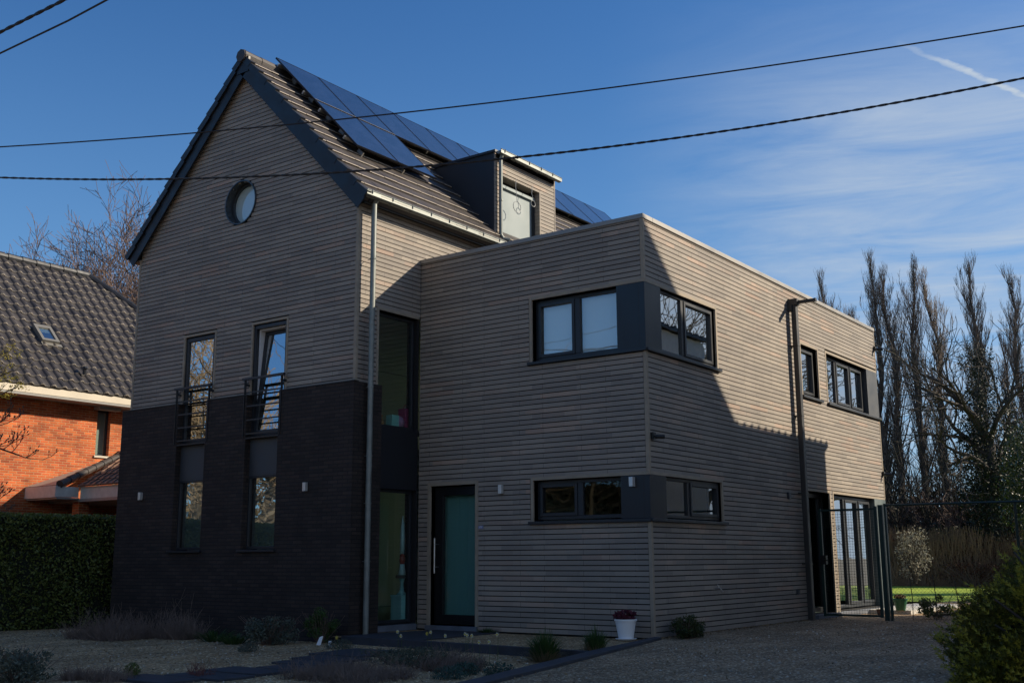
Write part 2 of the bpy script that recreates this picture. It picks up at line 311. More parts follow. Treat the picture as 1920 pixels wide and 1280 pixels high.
# ------------------------------------------------------------------ wall builders
def pt(k, c, u, z, d): return (u, c-d, z) if k == 'y' else (c+d, u, z)
def wall_slab(mb, k, c, u0, u1, z0, z1, d0, d1, holes):
    """a slab between depths d0 (inside) and d1 (outside) with rectangular holes"""
    us = sorted({u0, u1} | {min(max(h[i], u0), u1) for h in holes for i in (0, 1)})
    zs = sorted({z0, z1} | {min(max(h[i], z0), z1) for h in holes for i in (2, 3)})
    def solid(i, j):
        if i < 0 or j < 0 or i >= len(us)-1 or j >= len(zs)-1: return False
        cu, cz = (us[i]+us[i+1])/2, (zs[j]+zs[j+1])/2
        return not any(h[0] < cu < h[1] and h[2] < cz < h[3] for h in holes)
    P = lambda u, z, d: pt(k, c, u, z, d)
    for i in range(len(us)-1):
        for j in range(len(zs)-1):
            if not solid(i, j): continue
            a, b, e, f = us[i], us[i+1], zs[j], zs[j+1]
            mb.quad(P(a, e, d1), P(b, e, d1), P(b, f, d1), P(a, f, d1)); mb.quad(P(a, e, d0), P(a, f, d0), P(b, f, d0), P(b, e, d0))
            if not solid(i-1, j): mb.quad(P(a, e, d0), P(a, e, d1), P(a, f, d1), P(a, f, d0))
            if not solid(i+1, j): mb.quad(P(b, e, d0), P(b, f, d0), P(b, f, d1), P(b, e, d1))
            if not solid(i, j-1): mb.quad(P(a, e, d0), P(b, e, d0), P(b, e, d1), P(a, e, d1))
            if not solid(i, j+1): mb.quad(P(a, f, d0), P(a, f, d1), P(b, f, d1), P(b, f, d0))
def boards(mb, k, c, z0, z1, span, holes, rounds=()):
    """horizontal boards with open joints; span(z)->(u0,u1)"""
    i = math.floor(z0/PITCHB+.01)
    while i*PITCHB < z1-.015:
        a = max(i*PITCHB+.0122, z0); b = min((i+1)*PITCHB, z1); i += 1
        if b-a < .012: continue
        zm = (a+b)/2; s0 = span(zm)
        if s0[1]-s0[0] < .03: continue
        cuts = [(h[0], h[1]) for h in holes if h[2] < zm < h[3]]
        for (ru, rz, rr) in rounds:
            if abs(zm-rz) < rr:
                w = math.sqrt(rr*rr-(zm-rz)**2); cuts.append((ru-w, ru+w))
        segs = [s0]
        for cu in cuts:
            ns = []
            for s in segs:
                if cu[1] <= s[0] or cu[0] >= s[1]: ns.append(s); continue
                if cu[0] > s[0]+.005: ns.append((s[0], cu[0]))
                if cu[1] < s[1]-.005: ns.append((cu[1], s[1]))
            segs = ns
        for s in segs: mb.wbox(k, c, s[0], s[1], a, b, -.022, 0)
def frame_window(parent, k, c, u0, u1, z0, z1, rec, fw_=.06, mull=(), glass=GL, blind=None, name='window', label=None, sash=(), fm=ANTH, blind_d=.09):
    """frame set back by rec, thickness .07; mull = list of (u, halfwidth); sash = bays with a thicker inner frame"""
    mb = MB()
    d1, d0 = -rec, -rec-.07
    mb.wbox(k, c, u0, u0+fw_, z0, z1, d0, d1); mb.wbox(k, c, u1-fw_, u1, z0, z1, d0, d1)
    mb.wbox(k, c, u0+fw_, u1-fw_, z0, z0+fw_, d0, d1); mb.wbox(k, c, u0+fw_, u1-fw_, z1-fw_, z1, d0, d1)
    ed = [u0+fw_]
    for (mu, hw) in mull:
        mb.wbox(k, c, mu-hw, mu+hw, z0+fw_, z1-fw_, d0, d1+.002); ed += [mu-hw, mu+hw]
    ed.append(u1-fw_)
    bays = [(ed[i], ed[i+1]) for i in range(0, len(ed), 2)]
    gb = []
    for i, (a, b) in enumerate(bays):
        if i in sash:
            t = .05; za, zb = z0+fw_, z1-fw_
            mb.wbox(k, c, a, a+t, za, zb, d0, d1+.018); mb.wbox(k, c, b-t, b, za, zb, d0, d1+.018)
            mb.wbox(k, c, a+t, b-t, za, za+t, d0, d1+.018); mb.wbox(k, c, a+t, b-t, zb-t, zb, d0, d1+.018)
            gb.append((a+t, b-t, za+t, zb-t))
        else: gb.append((a, b, z0+fw_, z1-fw_))
    w = mb.build(name, fm, parent, label=label, bevel=.004)
    g = MB()
    for (a, b, e, f) in gb: g.wbox(k, c, a, b, e, f, -rec-.045, -rec-.03)
    g.build('pane', glass, w)
    if blind:
        q = MB(); q.wbox(k, c, u0+.02, u1-.02, z0+.02, z1-.02, -rec-blind_d-.02, -rec-blind_d); q.build('blind', blind, w)
    return w
def trims(mb, k, c, u0, u1, z0, z1, w=.05, left=True, right=True, top=True, depth=.15, proud=.006):
    if left: mb.wbox(k, c, u0-w, u0, z0, z1+(w if top else 0), -depth, proud)
    if right: mb.wbox(k, c, u1, u1+w, z0, z1+(w if top else 0), -depth, proud)
    if top: mb.wbox(k, c, u0, u1, z1, z1+w, -depth, proud-.002)
def sill(parent, k, c, u0, u1, z, d0=-.15, d1=.055, h=.045, m=ANTH):
    mb = MB(); mb.wbox(k, c, u0, u1, z-h, z, d0, d1); return mb.build('sill', m, parent, bevel=.004)

# ------------------------------------------------------------------ the house
W, G, D, GW, H = 4.4605, 1.584, 10.763, 5.975, 6.3
XL, XR = -W-GW, -W                                    # gable volume in x
XM = (XL+XR)/2; RZ = 10.42; SL = 1.035                # ridge height and roof slope
YB = 11.6
house = thing('detached_house', 'tall gabled house with grey wood cladding, black brick base and flat-roofed side wing', 'house', (XM, 4, 0))
def roofz(x): return RZ-SL*abs(x-XM)
ZB = 3.94
WIN_FU = (-2.08, .0, 4.22, 5.24); WIN_FL = (-2.08, .0, 1.70, 2.33)
DOOR = (-4.19, -3.235, .07, 2.33)
SIDEW = (-1.05, -.03, .1, 5.23)
GLW = [(-8.87, -8.02), (-6.98, -6.12)]
RU = (0, 2.42, 4.22, 5.24); RL = (0, 2.40, 1.70, 2.33)
RB = (6.2, 7.08, 4.22, 5.24); RC = (7.57, D, 4.22, 5.26); RD = (6.12, 7.3, .08, 2.38); RE = (7.52, D, .1, 2.38)
GH = [(u[0], u[1], 1.3, 5.2) for u in GLW]
# structural walls
mb = MB()
wall_slab(mb, 'y', 0, XR, -.3, 0, H-.05, -.28, -.026, [(*WIN_FU,), (*WIN_FL,), DOOR])
wall_slab(mb, 'x', 0, 0.026, D-.02, 0, H-.05, -.28, -.026, [(-1, 2.42, 4.22, 5.24), (-1, 2.40, 1.70, 2.33), RB, (RC[0], D+1, RC[2], RC[3]), RD, (RE[0], D+1, RE[2], RE[3])])
mb.box(XR, -.5, D-.3, D-.03, 0, 4.2); mb.box(XR, -.3, D-.3, D-.03, 5.26, H-.05); mb.box(XR, -2.5, D-.3, D-.03, 4.2, 5.26)
mb.box(-.28, -.03, D-.3, D-.03, 2.4, 4.2)
wall_slab(mb, 'x', XR, -G+.026, 0, 0, 6.95, -.28, -.026, [SIDEW])
wall_slab(mb, 'x', XR, 0, YB, H-.4, 7.2, -.28, -.026, [(2.41, 3.7, 7.0, 9)])
wall_slab(mb, 'y', -G, XL+.026, XR-.026, 0, 6.95, -.28, -.026, GH)
mb.box(XL, XL+.28, -G+.03, YB, 0, 6.95); wall_slab(mb, 'y', YB, XL+.28, XR, 0, 6.95, 0, .28, [(-9.9, -5.0, .15, 2.5), (-9.7, -5.2, 3.3, 5.3)])
# gable triangle (front and back), round hole left open inside the front one
for (ya, yb) in ((-G+.026, -G+.05), (YB-.05, YB)):
    n = 40
    for i in range(n):
        a = 6.95+(RZ-.1-6.95)*i/n; b = 6.95+(RZ-.1-6.95)*(i+1)/n; zm = (a+b)/2
        hw = (RZ-.12-zm)/SL
        segs = [(XM-hw, XM+hw)]
        if ya < 0 and abs(zm-7.56) < .45:
            w = math.sqrt(.45**2-(zm-7.56)**2); segs = [(XM-hw, -7.46-w), (-7.46+w, XM+hw)]
        for s in segs: mb.box(s[0], s[1], ya, yb, a, b)
mb.build('wall', BACK, house)
# interior floors and partitions (seen dimly through the panes)
mb = MB(); mb.box(XR+.01, -.3, .3, D-.3, 2.75, 3.05); mb.box(XL+.3, XR-.3, -G+.3, YB-.3, 2.75, 3.02); mb.box(XL+.3, XR-.3, -G+.3, YB-.3, 5.6, 5.85)
mb.box(-4.45, -.3, 4.0, 4.12, .05, 2.74); mb.box(-4.45, -.3, 3.2, 3.32, 3.06, 6.0); mb.box(XR-.2, XR-.05, .4, D-.3, .05, 2.74); mb.box(-3.0, -2.9, .3, 4, .05, 2.74)
mb.box(XR+.01, -.3, .3, D-.3, .01, .05); mb.box(XL+.3, XR-.28, -G+.3, YB-.3, .01, .05); mb.box(XL+.29, XL+.33, -G+.4, YB-.31, .06, 2.74); mb.box(XL+.29, XL+.33, -G+.4, YB-.31, 3.03, 5.58)
mb.build('interior_wall', INNER, house)
# cladding, one part per facade
mb = MB()
boards(mb, 'y', 0, .0, 6.235, lambda z: (XR+.004, -.055), [(-2.14, .1, 4.16, 5.30), (-2.14, .1, 1.64, 2.38), (-4.25, -3.18, -1, 2.39)])
mb.build('cladding', CLAD, house, label='shaded front cladding of the flat-roofed wing')
mb = MB()
boards(mb, 'x', 0, .0, 6.235, lambda z: (.055, D-.03), [(-1, 2.47, 4.16, 5.30), (-1, 2.45, 1.64, 2.38), (6.15, 7.13, 4.16, 5.29), (7.52, D+1, 4.16, 5.31), (6.07, 7.35, -1, 2.43), (7.47, D+1, -1, 2.43)])
mb.build('cladding', CLAD, house, label='sunlit side cladding of the flat-roofed wing')
mb = MB()
boards(mb, 'y', -G, ZB+.0, RZ-.1, lambda z: (max(XL+.05, XM-(RZ-.14-z)/SL), min(XR-.055, XM+(RZ-.14-z)/SL)), [(u[0]-.05, u[1]+.05, 0, 5.25) for u in GLW], [(-7.46, 7.56, .417)])
mb.build('cladding', CLAD, house, label='grey cladding on the front gable')
mb = MB()
boards(mb, 'x', XR, ZB, 6.97, lambda z: (-G+.055, -.004 if z < H else YB), [(-1.10, .02, 0, 5.28), (2.36, 3.75, 6.4, 9)])
boards(mb, 'x', XR, 0, ZB, lambda z: (-.03, -.004), [])
mb.build('cladding', CLAD, house, label='cladding on the side wall of the gabled part')
# corner posts and trims, one part each
def trimpart(f, *a, nm='trim', **k):
    mb = MB(); f(mb, *a, **k); mb.build(nm, TRIM, house, bevel=.003)
def tbox(*b, nm='corner_post'): trimpart(lambda mb: mb.box(*b), nm=nm)
def corner(x, y, z0, z1, w=.048): tbox(x-w, x+.008, y-.008, y+w, z0, z1)
corner(0, 0, 0, 1.655); corner(0, 0, 2.375, 4.175); corner(0, 0, 5.285, 6.235)
corner(XR, -G, ZB-.02, 6.98); tbox(XL-.008, XL+.045, -G-.008, -G+.045, ZB-.02, 6.95)
tbox(-.045, .006, D-.03, D+.012, 2.4, 4.17); tbox(-.045, .006, D-.03, D+.012, 5.29, 6.235)
trimpart(trims, 'y', 0, -2.08, -.0, 4.21, 5.24, right=False); trimpart(trims, 'x', 0, 0, 2.42, 4.21, 5.24, left=False)
trimpart(trims, 'y', 0, -2.08, -.0, 1.69, 2.33, right=False); trimpart(trims, 'x', 0, 0, 2.40, 1.69, 2.33, left=False)
def door_trim(mb): mb.wbox('y', 0, -4.25, -4.19, .0, 2.39, -.15, .01); mb.wbox('y', 0, -3.235, -3.18, .0, 2.39, -.15, .01); mb.wbox('y', 0, -4.19, -3.235, 2.33, 2.388, -.15, .008)
trimpart(door_trim)
trimpart(trims, 'x', 0, 6.2, 7.08, 4.21, 5.24); trimpart(trims, 'x', 0, 7.57, D, 4.21, 5.26, right=False)
trimpart(trims, 'x', 0, 6.12, 7.3, 0, 2.38); trimpart(trims, 'x', 0, 7.52, D, 0, 2.38, right=False)
for u in GLW: trimpart(trims, 'y', -G, u[0], u[1], ZB, 5.2, depth=.2, w=.045)
trimpart(trims, 'x', XR, -1.05, -.03, ZB-.02, 5.23, right=False, depth=.12)
# coping
mb = MB()
mb.box(XR+.002, .02, -.02, .3, 6.235, 6.31); mb.box(-.3, .021, .3, D+.02, 6.235, 6.31); mb.box(XR+.002, -.3, D-.3, D+.02, 6.235, 6.31)
mb.build('coping', COPING, house, bevel=.006)
mb = MB(); mb.box(XR+.01, -.3, .3, D-.3, 6.0, 6.12); mb.build('flat_roof', BACK, house)
# brick base
mb = MB()
BX0, BX1, BY = -10.55, -4.39, -1.68
hs = [(u[0]+.02, u[1]-.02, 1.3, 9) for u in GLW]
wall_slab(mb, 'y', BY, BX0, BX1, -.2, ZB, -.23, 0, hs)
wall_slab(mb, 'x', BX1, BY+.2301, -1.02, -.2, ZB, -.26, -.0005, [])
mb.box(BX0, BX0+.15, BY+.23, YB, -.2, ZB)
mb.box(XL+.1, BX1-.05, BY+.01, -G, ZB-.012, ZB-.002)
mb.build('brick_base', DBRICK, house)
for fx0, fx1 in ((BX0-.01, -8.86), (-8.03, -6.97), (-6.13, BX1+.012)):
    mb = MB(); mb.box(fx0, fx1, BY-.012, BY+.1, ZB, ZB+.012); mb.build('flashing', ANTH, house)
# corner windows of the flat wing
def corner_window(z0, z1, sillz, glass, blind, r2):
    w = frame_window(house, 'y', 0, -2.08, -.49, z0, z1, .12, .055, [(-1.28, .05)], glass, blind, sash=(0,))
    sill(w, 'y', 0, -2.15, .03, sillz, d0=-.14)
    sill(w, 'x', 0, -.03, 2.5, sillz+.001, d0=-.14, d1=.058)
    v = frame_window(house, 'x', 0, .5, r2, z0, z1, .055, .045, [(1.32, .045)], GLR if z0 > 3 else GL, None, sash=(1,))
    p = MB(); p.box(-.49, -.10, -.004, .1, z0-.02, z1+.0); p.box(-.10, .004, -.0045, .5, z0-.0205, z1+.0005)
    p.build('corner_panel', PANEL, house, bevel=.003)
corner_window(4.24, 5.235, 4.215, GL, BLIND, 2.41)
corner_window(1.72, 2.325, 1.695, GLK, None, 2.39)
# right facade windows
w = frame_window(house, 'x', 0, 6.22, 7.06, 4.25, 5.22, .09, .045, (), GLR, None, sash=(0,)); sill(w, 'x', 0, 6.12, 7.18, 4.22)
w = frame_window(house, 'x', 0, 7.60, 10.0, 4.25, 5.24, .10, .05, [(8.33, .04), (9.18, .04)], GLR, None, sash=(1, 2)); sill(w, 'x', 0, 7.5, D+.06, 4.22)
p = MB(); p.box(-.15, .004, 10.06, D+.004, 4.225, 5.26); p.build('corner_panel', GPANEL, house)
w = frame_window(house, 'x', 0, 7.55, 9.98, .13, 2.36, .10, .06, [(8.35, .05), (9.17, .05)], GLR, None, sash=(1, 2), name='patio_door')
p = MB(); p.box(-.15, .004, 10.02, D+.004, .0, 2.38); p.build('corner_panel', mat('grey_green_panel', (.11, .14, .14), .5, vary=.15), house)
# side door
w = frame_window(house, 'x', 0, 6.15, 7.28, .1, 2.36, .2, .08, (), GL, None, name='side_door')
# front door
w = frame_window(house, 'y', 0, -4.17, -3.255, .09, 2.31, .09, .05, (), GLD, mat('frosted_film', (.24, .34, .33), .6), name='front_door', fm=mat('door_black', (.006, .007, .009), .35), blind_d=.12)
p = MB(); p.wbox('y', 0, -4.12, -3.98, .14, 2.26, -.14, -.075); p.wbox('y', 0, -3.98, -3.305, .14, .24, -.14, -.075); p.wbox('y', 0, -3.98, -3.305, 2.17, 2.26, -.14, -.075); p.build('door_leaf', MATS['door_black'], w, bevel=.003)
p = MB(); p.tube([(-4.07, -.03, .9), (-4.07, -.03, 1.47)], .013, 10)
for z in (1.0, 1.37): p.tube([(-4.07, .08, z), (-4.07, -.03, z)], .008, 8)
p.build('door_handle', STEEL, w, smooth=False)
p = MB(); p.wbox('y', 0, -4.25, -3.18, -.005, .07, -.15, .05); p.wbox('x', XR, -1.02, -.06, -.005, .09, -.15, .04); p.build('threshold', STONEL, house)
p = MB(); p.box(-.12, .1, 6.1, 10.3, -.1, .075); p.build('threshold', STONEL, house)
# tall window on the side wall of the gabled part
w = frame_window(house, 'x', XR, -1.03, -.05, 3.29, 5.21, .10, .045, (), GLD, None)
w2 = frame_window(house, 'x', XR, -1.03, -.05, .11, 2.27, .10, .05, (), GLD, None)
p = MB(); p.wbox('x', XR, -1.03, -.03, 2.27, 3.29, -.12, -.02); p.build('infill_panel', PANEL, house)
# gable windows
def gable_column(u0, u1, tilted):
    w = frame_window(house, 'y', -G, u0, u1, 1.31, 2.55, .02, .045, (), GLR, BLIND, blind_d=.12)
    sill(w, 'y', BY, u0-.04, u1+.03, 1.30, d0=-.2, d1=.05, h=.04)
    p = MB(); p.wbox('y', -G, u0, u1, 2.55, 3.20, -.2, -.02); p.build('infill_panel', GPANEL, house)
    if not tilted:
        w = frame_window(house, 'y', -G, u0, u1, 3.20, 5.18, .03, .07, (), GLR, None)
    else:
        m = MB(); d0, d1 = -.10, -.03; k, c = 'y', -G
        m.wbox(k, c, u0, u0+.055, 3.2, 5.18, d0, d1); m.wbox(k, c, u1-.055, u1, 3.2, 5.18, d0, d1); m.wbox(k, c, u0+.055, u1-.055, 3.2, 3.255, d0, d1); m.wbox(k, c, u0+.055, u1-.055, 5.125, 5.18, d0, d1)
        w = m.build('window', ANTH, house, label='right gable window, tilted open inwards')
        # sash hinged at the bottom, leaning in
        s = MB(); g = MB(); th = math.radians(5.5); z00 = 3.26; y00 = -G+.04
        def T(u, h, d): return (u, y00+h*math.sin(th)+d*math.cos(th), z00+h*math.cos(th)-d*math.sin(th))
        def tb(B, a, b, h0, h1, da, db): B.hexa([T(a, h0, da), T(b, h0, da), T(b, h0, db), T(a, h0, db), T(a, h1, da), T(b, h1, da), T(b, h1, db), T(a, h1, db)])
        a, b, hh = u0+.06, u1-.06, 1.85
        tb(s, a, a+.07, 0, hh, 0, .06); tb(s, b-.07, b, 0, hh, 0, .06); tb(s, a+.07, b-.07, 0, .07, 0, .06); tb(s, a+.07, b-.07, hh-.07, hh, 0, .06)
        s.build('sash', ANTH, w); tb(g, a+.07, b-.07, .07, hh-.07, .02, .035); g.build('pane', GLR, w)
        s = MB(); s.wbox(k, c, u0+.055, u0+.075, 3.26, 5.12, -.22, -.101); s.wbox(k, c, u0+.075, u1-.06, 5.10, 5.12, -.22, -.101); s.build('inner_frame', mat('white_frame', (.7, .7, .7), .4), w)
    r = MB(); zt = 4.22
    y1 = BY+.025
    r.box(u0-.10, u1+.09, y1-.05, y1-.0, zt-.02, zt+.02)
    for z in (3.98, 3.74, 3.50, 3.26): r.box(u0-.04, u1+.04, y1-.022, y1-.006, z-.012, z+.012)
    for u in (u0-.035, u1+.035): r.box(u-.006, u+.006, y1-.045, y1+.0, 3.2, zt-.02); r.box(u-.012, u+.012, y1-.0, BY+.12, 3.3, 3.34); r.box(u-.012, u+.012, y1, -G, 4.1, 4.14)
    r.box(u0-.04, u1+.04, y1-.022, -G+.1, 3.175, 3.197)
    r.build('railing', ANTH, house)
gable_column(*GLW[0], False); gable_column(*GLW[1], True)
# round window
p = MB(); cx, cz, n = -7.46, 7.56, 48
for i in range(n):
    a0, a1 = 2*math.pi*i/n, 2*math.pi*(i+1)/n
    def q(a, r, y): return (cx+r*math.cos(a), y, cz+r*math.sin(a))
    for (ra, ya, rb, yb) in ((.42, -G-.03, .42, -G+.03), (.42, -G-.03, .40, -G-.03), (.40, -G-.03, .40, -G+.13), (.40, -G+.13, .355, -G+.13), (.355, -G+.13, .355, -G+.2)):
        p.quad(q(a0, ra, ya), q(a1, ra, ya), q(a1, rb, yb), q(a0, rb, yb))
rw = p.build('round_window', mat('zinc_ring', (.06, .07, .08), .4, metal=.4), house, smooth=True)
p = MB(); p.tube([(cx, -G+.15, cz), (cx, -G+.165, cz)], .365, 48); p.build('pane', GL, rw)
p = MB(); p.tube([(cx, -G+.172, cz), (cx, -G+.185, cz)], .36, 40); p.build('blind', BLIND, rw)
# roof: tiled slopes as one mesh each
def tiled_slope(sgn, y0, y1, name):
    p = MB(); LEN = 3.27*math.sqrt(1+SL*SL); n = 14; g = LEN/n
    dx, dz = sgn/math.sqrt(1+SL*SL), -SL/math.sqrt(1+SL*SL)
    nx, nz = sgn*SL/math.sqrt(1+SL*SL), 1/math.sqrt(1+SL*SL)
    def T(s, h, y): return (XM+dx*s+nx*h, y, RZ+dz*s+nz*h)
    p.m = 0
    p.hexa([T(0, -.14, y0+.03), T(LEN-.02, -.14, y0+.03), T(LEN-.02, -.14, y1), T(0, -.14, y1), T(0, -.03, y0+.03), T(LEN-.02, -.03, y0+.03), T(LEN-.02, -.03, y1), T(0, -.03, y1)])
    for i in range(n):
        s0, s1 = i*g-.05, (i+1)*g+.01
        off = 0 if i % 2 else .165; y = y0-off
        while y < y1:
            a, b = max(y, y0)+.004, min(y+.325, y1); y += .33
            if b-a < .03: continue
            j = rnd(-.004, .004)
            h0a, h0b, h1a, h1b = -.03, .0, .004+j, .038+j
            p.m = 0
            A = [T(s0, h0a, a), T(s1, h1a, a), T(s1, h1a, b), T(s0, h0a, b), T(s0, h0b, a), T(s1-.008, h1b, a), T(s1-.008, h1b, b), T(s0, h0b, b)]
            p.quad(A[4], A[5], A[6], A[7]); p.quad(A[0], A[1], A[5], A[4]); p.quad(A[3], A[7], A[6], A[2])
            N1, N2 = T(s1, h1b-.009, a), T(s1, h1b-.009, b)
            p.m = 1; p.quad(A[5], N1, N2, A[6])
            p.m = 0; p.quad(N1, A[1], A[2], N2); p.tri(A[5], A[1], N1); p.tri(A[6], N2, A[2])
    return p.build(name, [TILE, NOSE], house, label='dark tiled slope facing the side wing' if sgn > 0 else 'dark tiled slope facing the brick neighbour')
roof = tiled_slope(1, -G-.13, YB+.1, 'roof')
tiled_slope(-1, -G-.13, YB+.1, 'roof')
# verge tiles (stepped) and barge board
for sgn in (1, -1):
    p = MB(); LEN = 3.27*math.sqrt(1+SL*SL); n = 14; g = LEN/n; q_ = math.sqrt(1+SL*SL)
    def T(s, h, y): return (XM+sgn*s/q_+sgn*SL*h/q_, y, RZ-SL*s/q_+h/q_)
    for i in range(n):
        s0, s1 = i*g, (i+1)*g+.012
        y = -G-.155+ (.006 if i % 2 else 0)
        p.hexa([T(s0, -.10, y), T(s1, -.075, y), T(s1, -.075, y+.03), T(s0, -.10, y+.03), T(s0, .012, y), T(s1, .05, y), T(s1, .05, y+.12), T(s0, .012, y+.12)])
    p.build('verge_tile', VERGE, house)
    p = MB(); p.hexa([T(-.0, -.30, -G-.11), T(LEN, -.30, -G-.11), T(LEN, -.30, -G-.085), T(0, -.30, -G-.085), T(0, -.03, -G-.11), T(LEN, -.03, -G-.11), T(LEN, -.03, -G-.085), T(0, -.03, -G-.085)])
    p.hexa([T(-.0, -.19, -G-.085), T(LEN-.1, -.19, -G-.085), T(LEN-.1, -.19, -G+.03), T(0, -.19, -G+.03), T(0, -.14, -G-.085), T(LEN-.1, -.14, -G-.085), T(LEN-.1, -.14, -G+.03), T(0, -.14, -G+.03)])
    p.build('barge_board', VERGE, house)
p = MB(); p.box(XM-.16, XM+.16, -G-.125, -G-.08, RZ-.36, RZ-.06); p.build('apex_board', VERGE, house)
# ridge tiles
p = MB(); y = -G-.16; i = 0
while y < YB+.1:
    r0 = .115
    pts0 = [(XM+r0*1.1*math.cos(a), RZ-.03+r0*math.sin(a)) for a in [math.pi*k/6 for k in range(-1, 8)]]
    y1 = min(y+.42, YB+.12); b0 = len(p.v); sc = 1.07
    for (yy, s) in ((y, sc), (y1, 1.0)):
        for (x, z) in pts0: p.v.append((XM+(x-XM)*s, yy, RZ-.03+(z-RZ+.03)*s))
    m = len(pts0)
    for k in range(m-1): p.f.append((b0+k, b0+k+1, b0+m+k+1, b0+m+k)); p.mi.append(0)
    p.f.append(tuple(b0+k for k in range(m))); p.mi.append(0)
    y += .4
p.tube([(XM, -G-.185, RZ-.03), (XM, -G-.15, RZ-.03)], [.125, .135], 8)
p.build('ridge_tile', TILE, house)
# gutters and downpipes
def gutter(x, y0, y1, z, brk=.5, r=.075, nm='gutter', par=None):
    p = MB(); n = 10
    for (ra, inn) in ((r, 0), (r-.006, 1)):
        for k in range(n):
            a0, a1 = math.pi+math.pi*k/n, math.pi+math.pi*(k+1)/n
            p.quad((x+ra*math.cos(a0), y0, z+ra*math.sin(a0)), (x+ra*math.cos(a0), y1, z+ra*math.sin(a0)), (x+ra*math.cos(a1), y1, z+ra*math.sin(a1)), (x+ra*math.cos(a1), y0, z+ra*math.sin(a1)))
    for yy in (y0, y1):
        b = len(p.v); p.v += [(x+r*math.cos(math.pi+math.pi*k/n), yy, z+r*math.sin(math.pi+math.pi*k/n)) for k in range(n+1)]; p.f.append(tuple(range(b, b+n+1))); p.mi.append(0)
    p.box(x+r-.004, x+r+.004, y0, y1, z-.05, z+.025); p.tube([(x+r, y0, z+.025), (x+r, y1, z+.025)], .012, 8)
    yy = y0+.12
    while yy < y1:
        pts = [(x+(r+.004)*math.cos(math.pi+math.pi*k/8), yy, z+(r+.004)*math.sin(math.pi+math.pi*k/8)) for k in range(9)]
        p.tube([(x-r, yy, z+.02)]+pts+[(x+r+.012, yy, z-.02), (x+r+.012, yy, z+.045)], .010, 5); yy += brk
    return p.build(nm, ZINC, par or house, smooth=False)
gutter(XR+.23, -G-.13, 2.14, 7.07)
p = MB(); p.box(XR-.02, XR+.14, -G-.02, 2.14, 6.985, 7.01); p.box(XR+.12, XR+.145, -G-.02, 2.14, 6.93, 7.08); p.build('fascia', ANTH, house)
p = MB(); p.box(XL-.24, XL+.02, -G-.02, YB, 6.93, 6.96); p.build('fascia', SOFF, house)
p = MB(); p.tube([(XL-.16, -G-.08, 7.0), (XL-.16, YB, 7.0)], .07, 10); p.build('gutter', ZINC, house)
p = MB(); px, py = XR+.17, -1.40
p.tube([(XR+.22, py, 7.0), (px, py, 6.94), (px, py, -.1)], .046, 14)
for z in (6.0, 4.9, 3.86, 2.75, 2.0, 1.1): p.tube([(px, py, z-.012), (px, py, z+.012)], .054, 12); p.tube([(px, py, z), (BX1-.02, py, z)], .006, 5)
for z in (4.5, 2.6): p.tube([(px, py, z-.03), (px, py, z+.03)], .050, 12)
p.build('downpipe', ZINC, house, smooth=False)
# dormer
DX, DY0, DY1, DZ = XR, 2.17, 4.28, 9.0
bx = XM+(RZ-DZ)/SL; bx0 = DX-.16
dorm = MB()
for yy in (DY0, DY1):
    a, b = yy, yy+(.03 if yy == DY0 else -.03)
    dorm.hexa([(bx0-.05, a, 7.2), (DX-.021, a, 7.2), (DX-.021, b, 7.2), (bx0-.05, b, 7.2), (bx-.1, a, DZ), (DX-.02, a, DZ), (DX-.02, b, DZ), (bx-.1, b, DZ)])
dorm.box(bx-.2, DX+.03, DY0-.03, DY1+.03, DZ, DZ+.05)
dorm.box(DX-.3, DX-.28, DY0+.03, 2.41, 6.9, DZ); dorm.box(DX-.3, DX-.28, 3.70, DY1-.03, 6.9, DZ); dorm.box(DX-.3, DX-.28, 2.41, 3.7, 8.6, DZ)
dm = dorm.build('dormer', mat('dormer_cladding', (.02, .023, .03), .5, vary=.15, vscale=2), house, label='flat-topped dormer with a zinc gutter')
p = MB(); boards(p, 'x', DX, 6.3, DZ-.10, lambda z: (DY0+.03, DY1-.03), [(2.36, 3.75, 6, 8.63)])
trims(p, 'x', DX, 2.41, 3.70, 6.9, 8.58, depth=.25, w=.045); p.wbox('x', DX, DY0-.002, DY0+.03, 6.9, DZ, -.02, .006); p.wbox('x', DX, DY1-.03, DY1+.002, 6.9, DZ, -.02, .006)
p.build('cladding', CLAD, dm)
p = MB(); p.wbox('x', DX, 2.43, 3.68, 7.0, 8.4, -.16, -.15); p.wbox('x', DX, 2.43, 3.68, 8.40, 8.46, -.19, -.10); p.build('blind', SCREEN, dm)
p = MB(); p.wbox('x', DX, 2.41, 3.70, 6.9, 8.58, -.27, -.22); p.wbox('x', DX, 3.62, 3.70, 6.9, 8.58, -.2, -.12); p.build('window_frame', ANTH, dm)
gutter(DX+.11, DY0-.02, DY1+.02, DZ+.0, .42, .06, par=dm)
p = MB(); p.tube([(DX+.11, DY0+.1, DZ-.05), (DX+.07, DY0+.1, DZ-.14), (DX+.07, DY0+.1, 7.32), (DX+.10, DY0+.14, 7.24), (DX+.2, DY0+.22, 7.21)], .038, 12); p.tube([(DX+.07, DY0+.1, 8.0), (DX+.07, DY0+.1, 8.03)], .045, 10); p.build('downpipe', ZINC, dm)
p = MB()
def loop(x, y, z, r, ph):
    pts = [(x+.02, y+.05, 8.62), (x+.04, y+.0, 8.45), (x+.05, y+.03, z+r+.05)]
    for k in range(26):
        a = math.pi/2+2*math.pi*k/12.5; pts.append((x+.05+.006*k/26, y+.03+r*math.cos(a)*1.0, z+r*math.sin(a)*.85))
    p.tube(pts, .006, 5)
loop(DX+.02, 2.78, 8.02, .13, 0); loop(DX+.02, 3.34, 8.24, .075, 1)
p.build('loose_cable', mat('grey_cable', (.35, .36, .36), .5), dm)
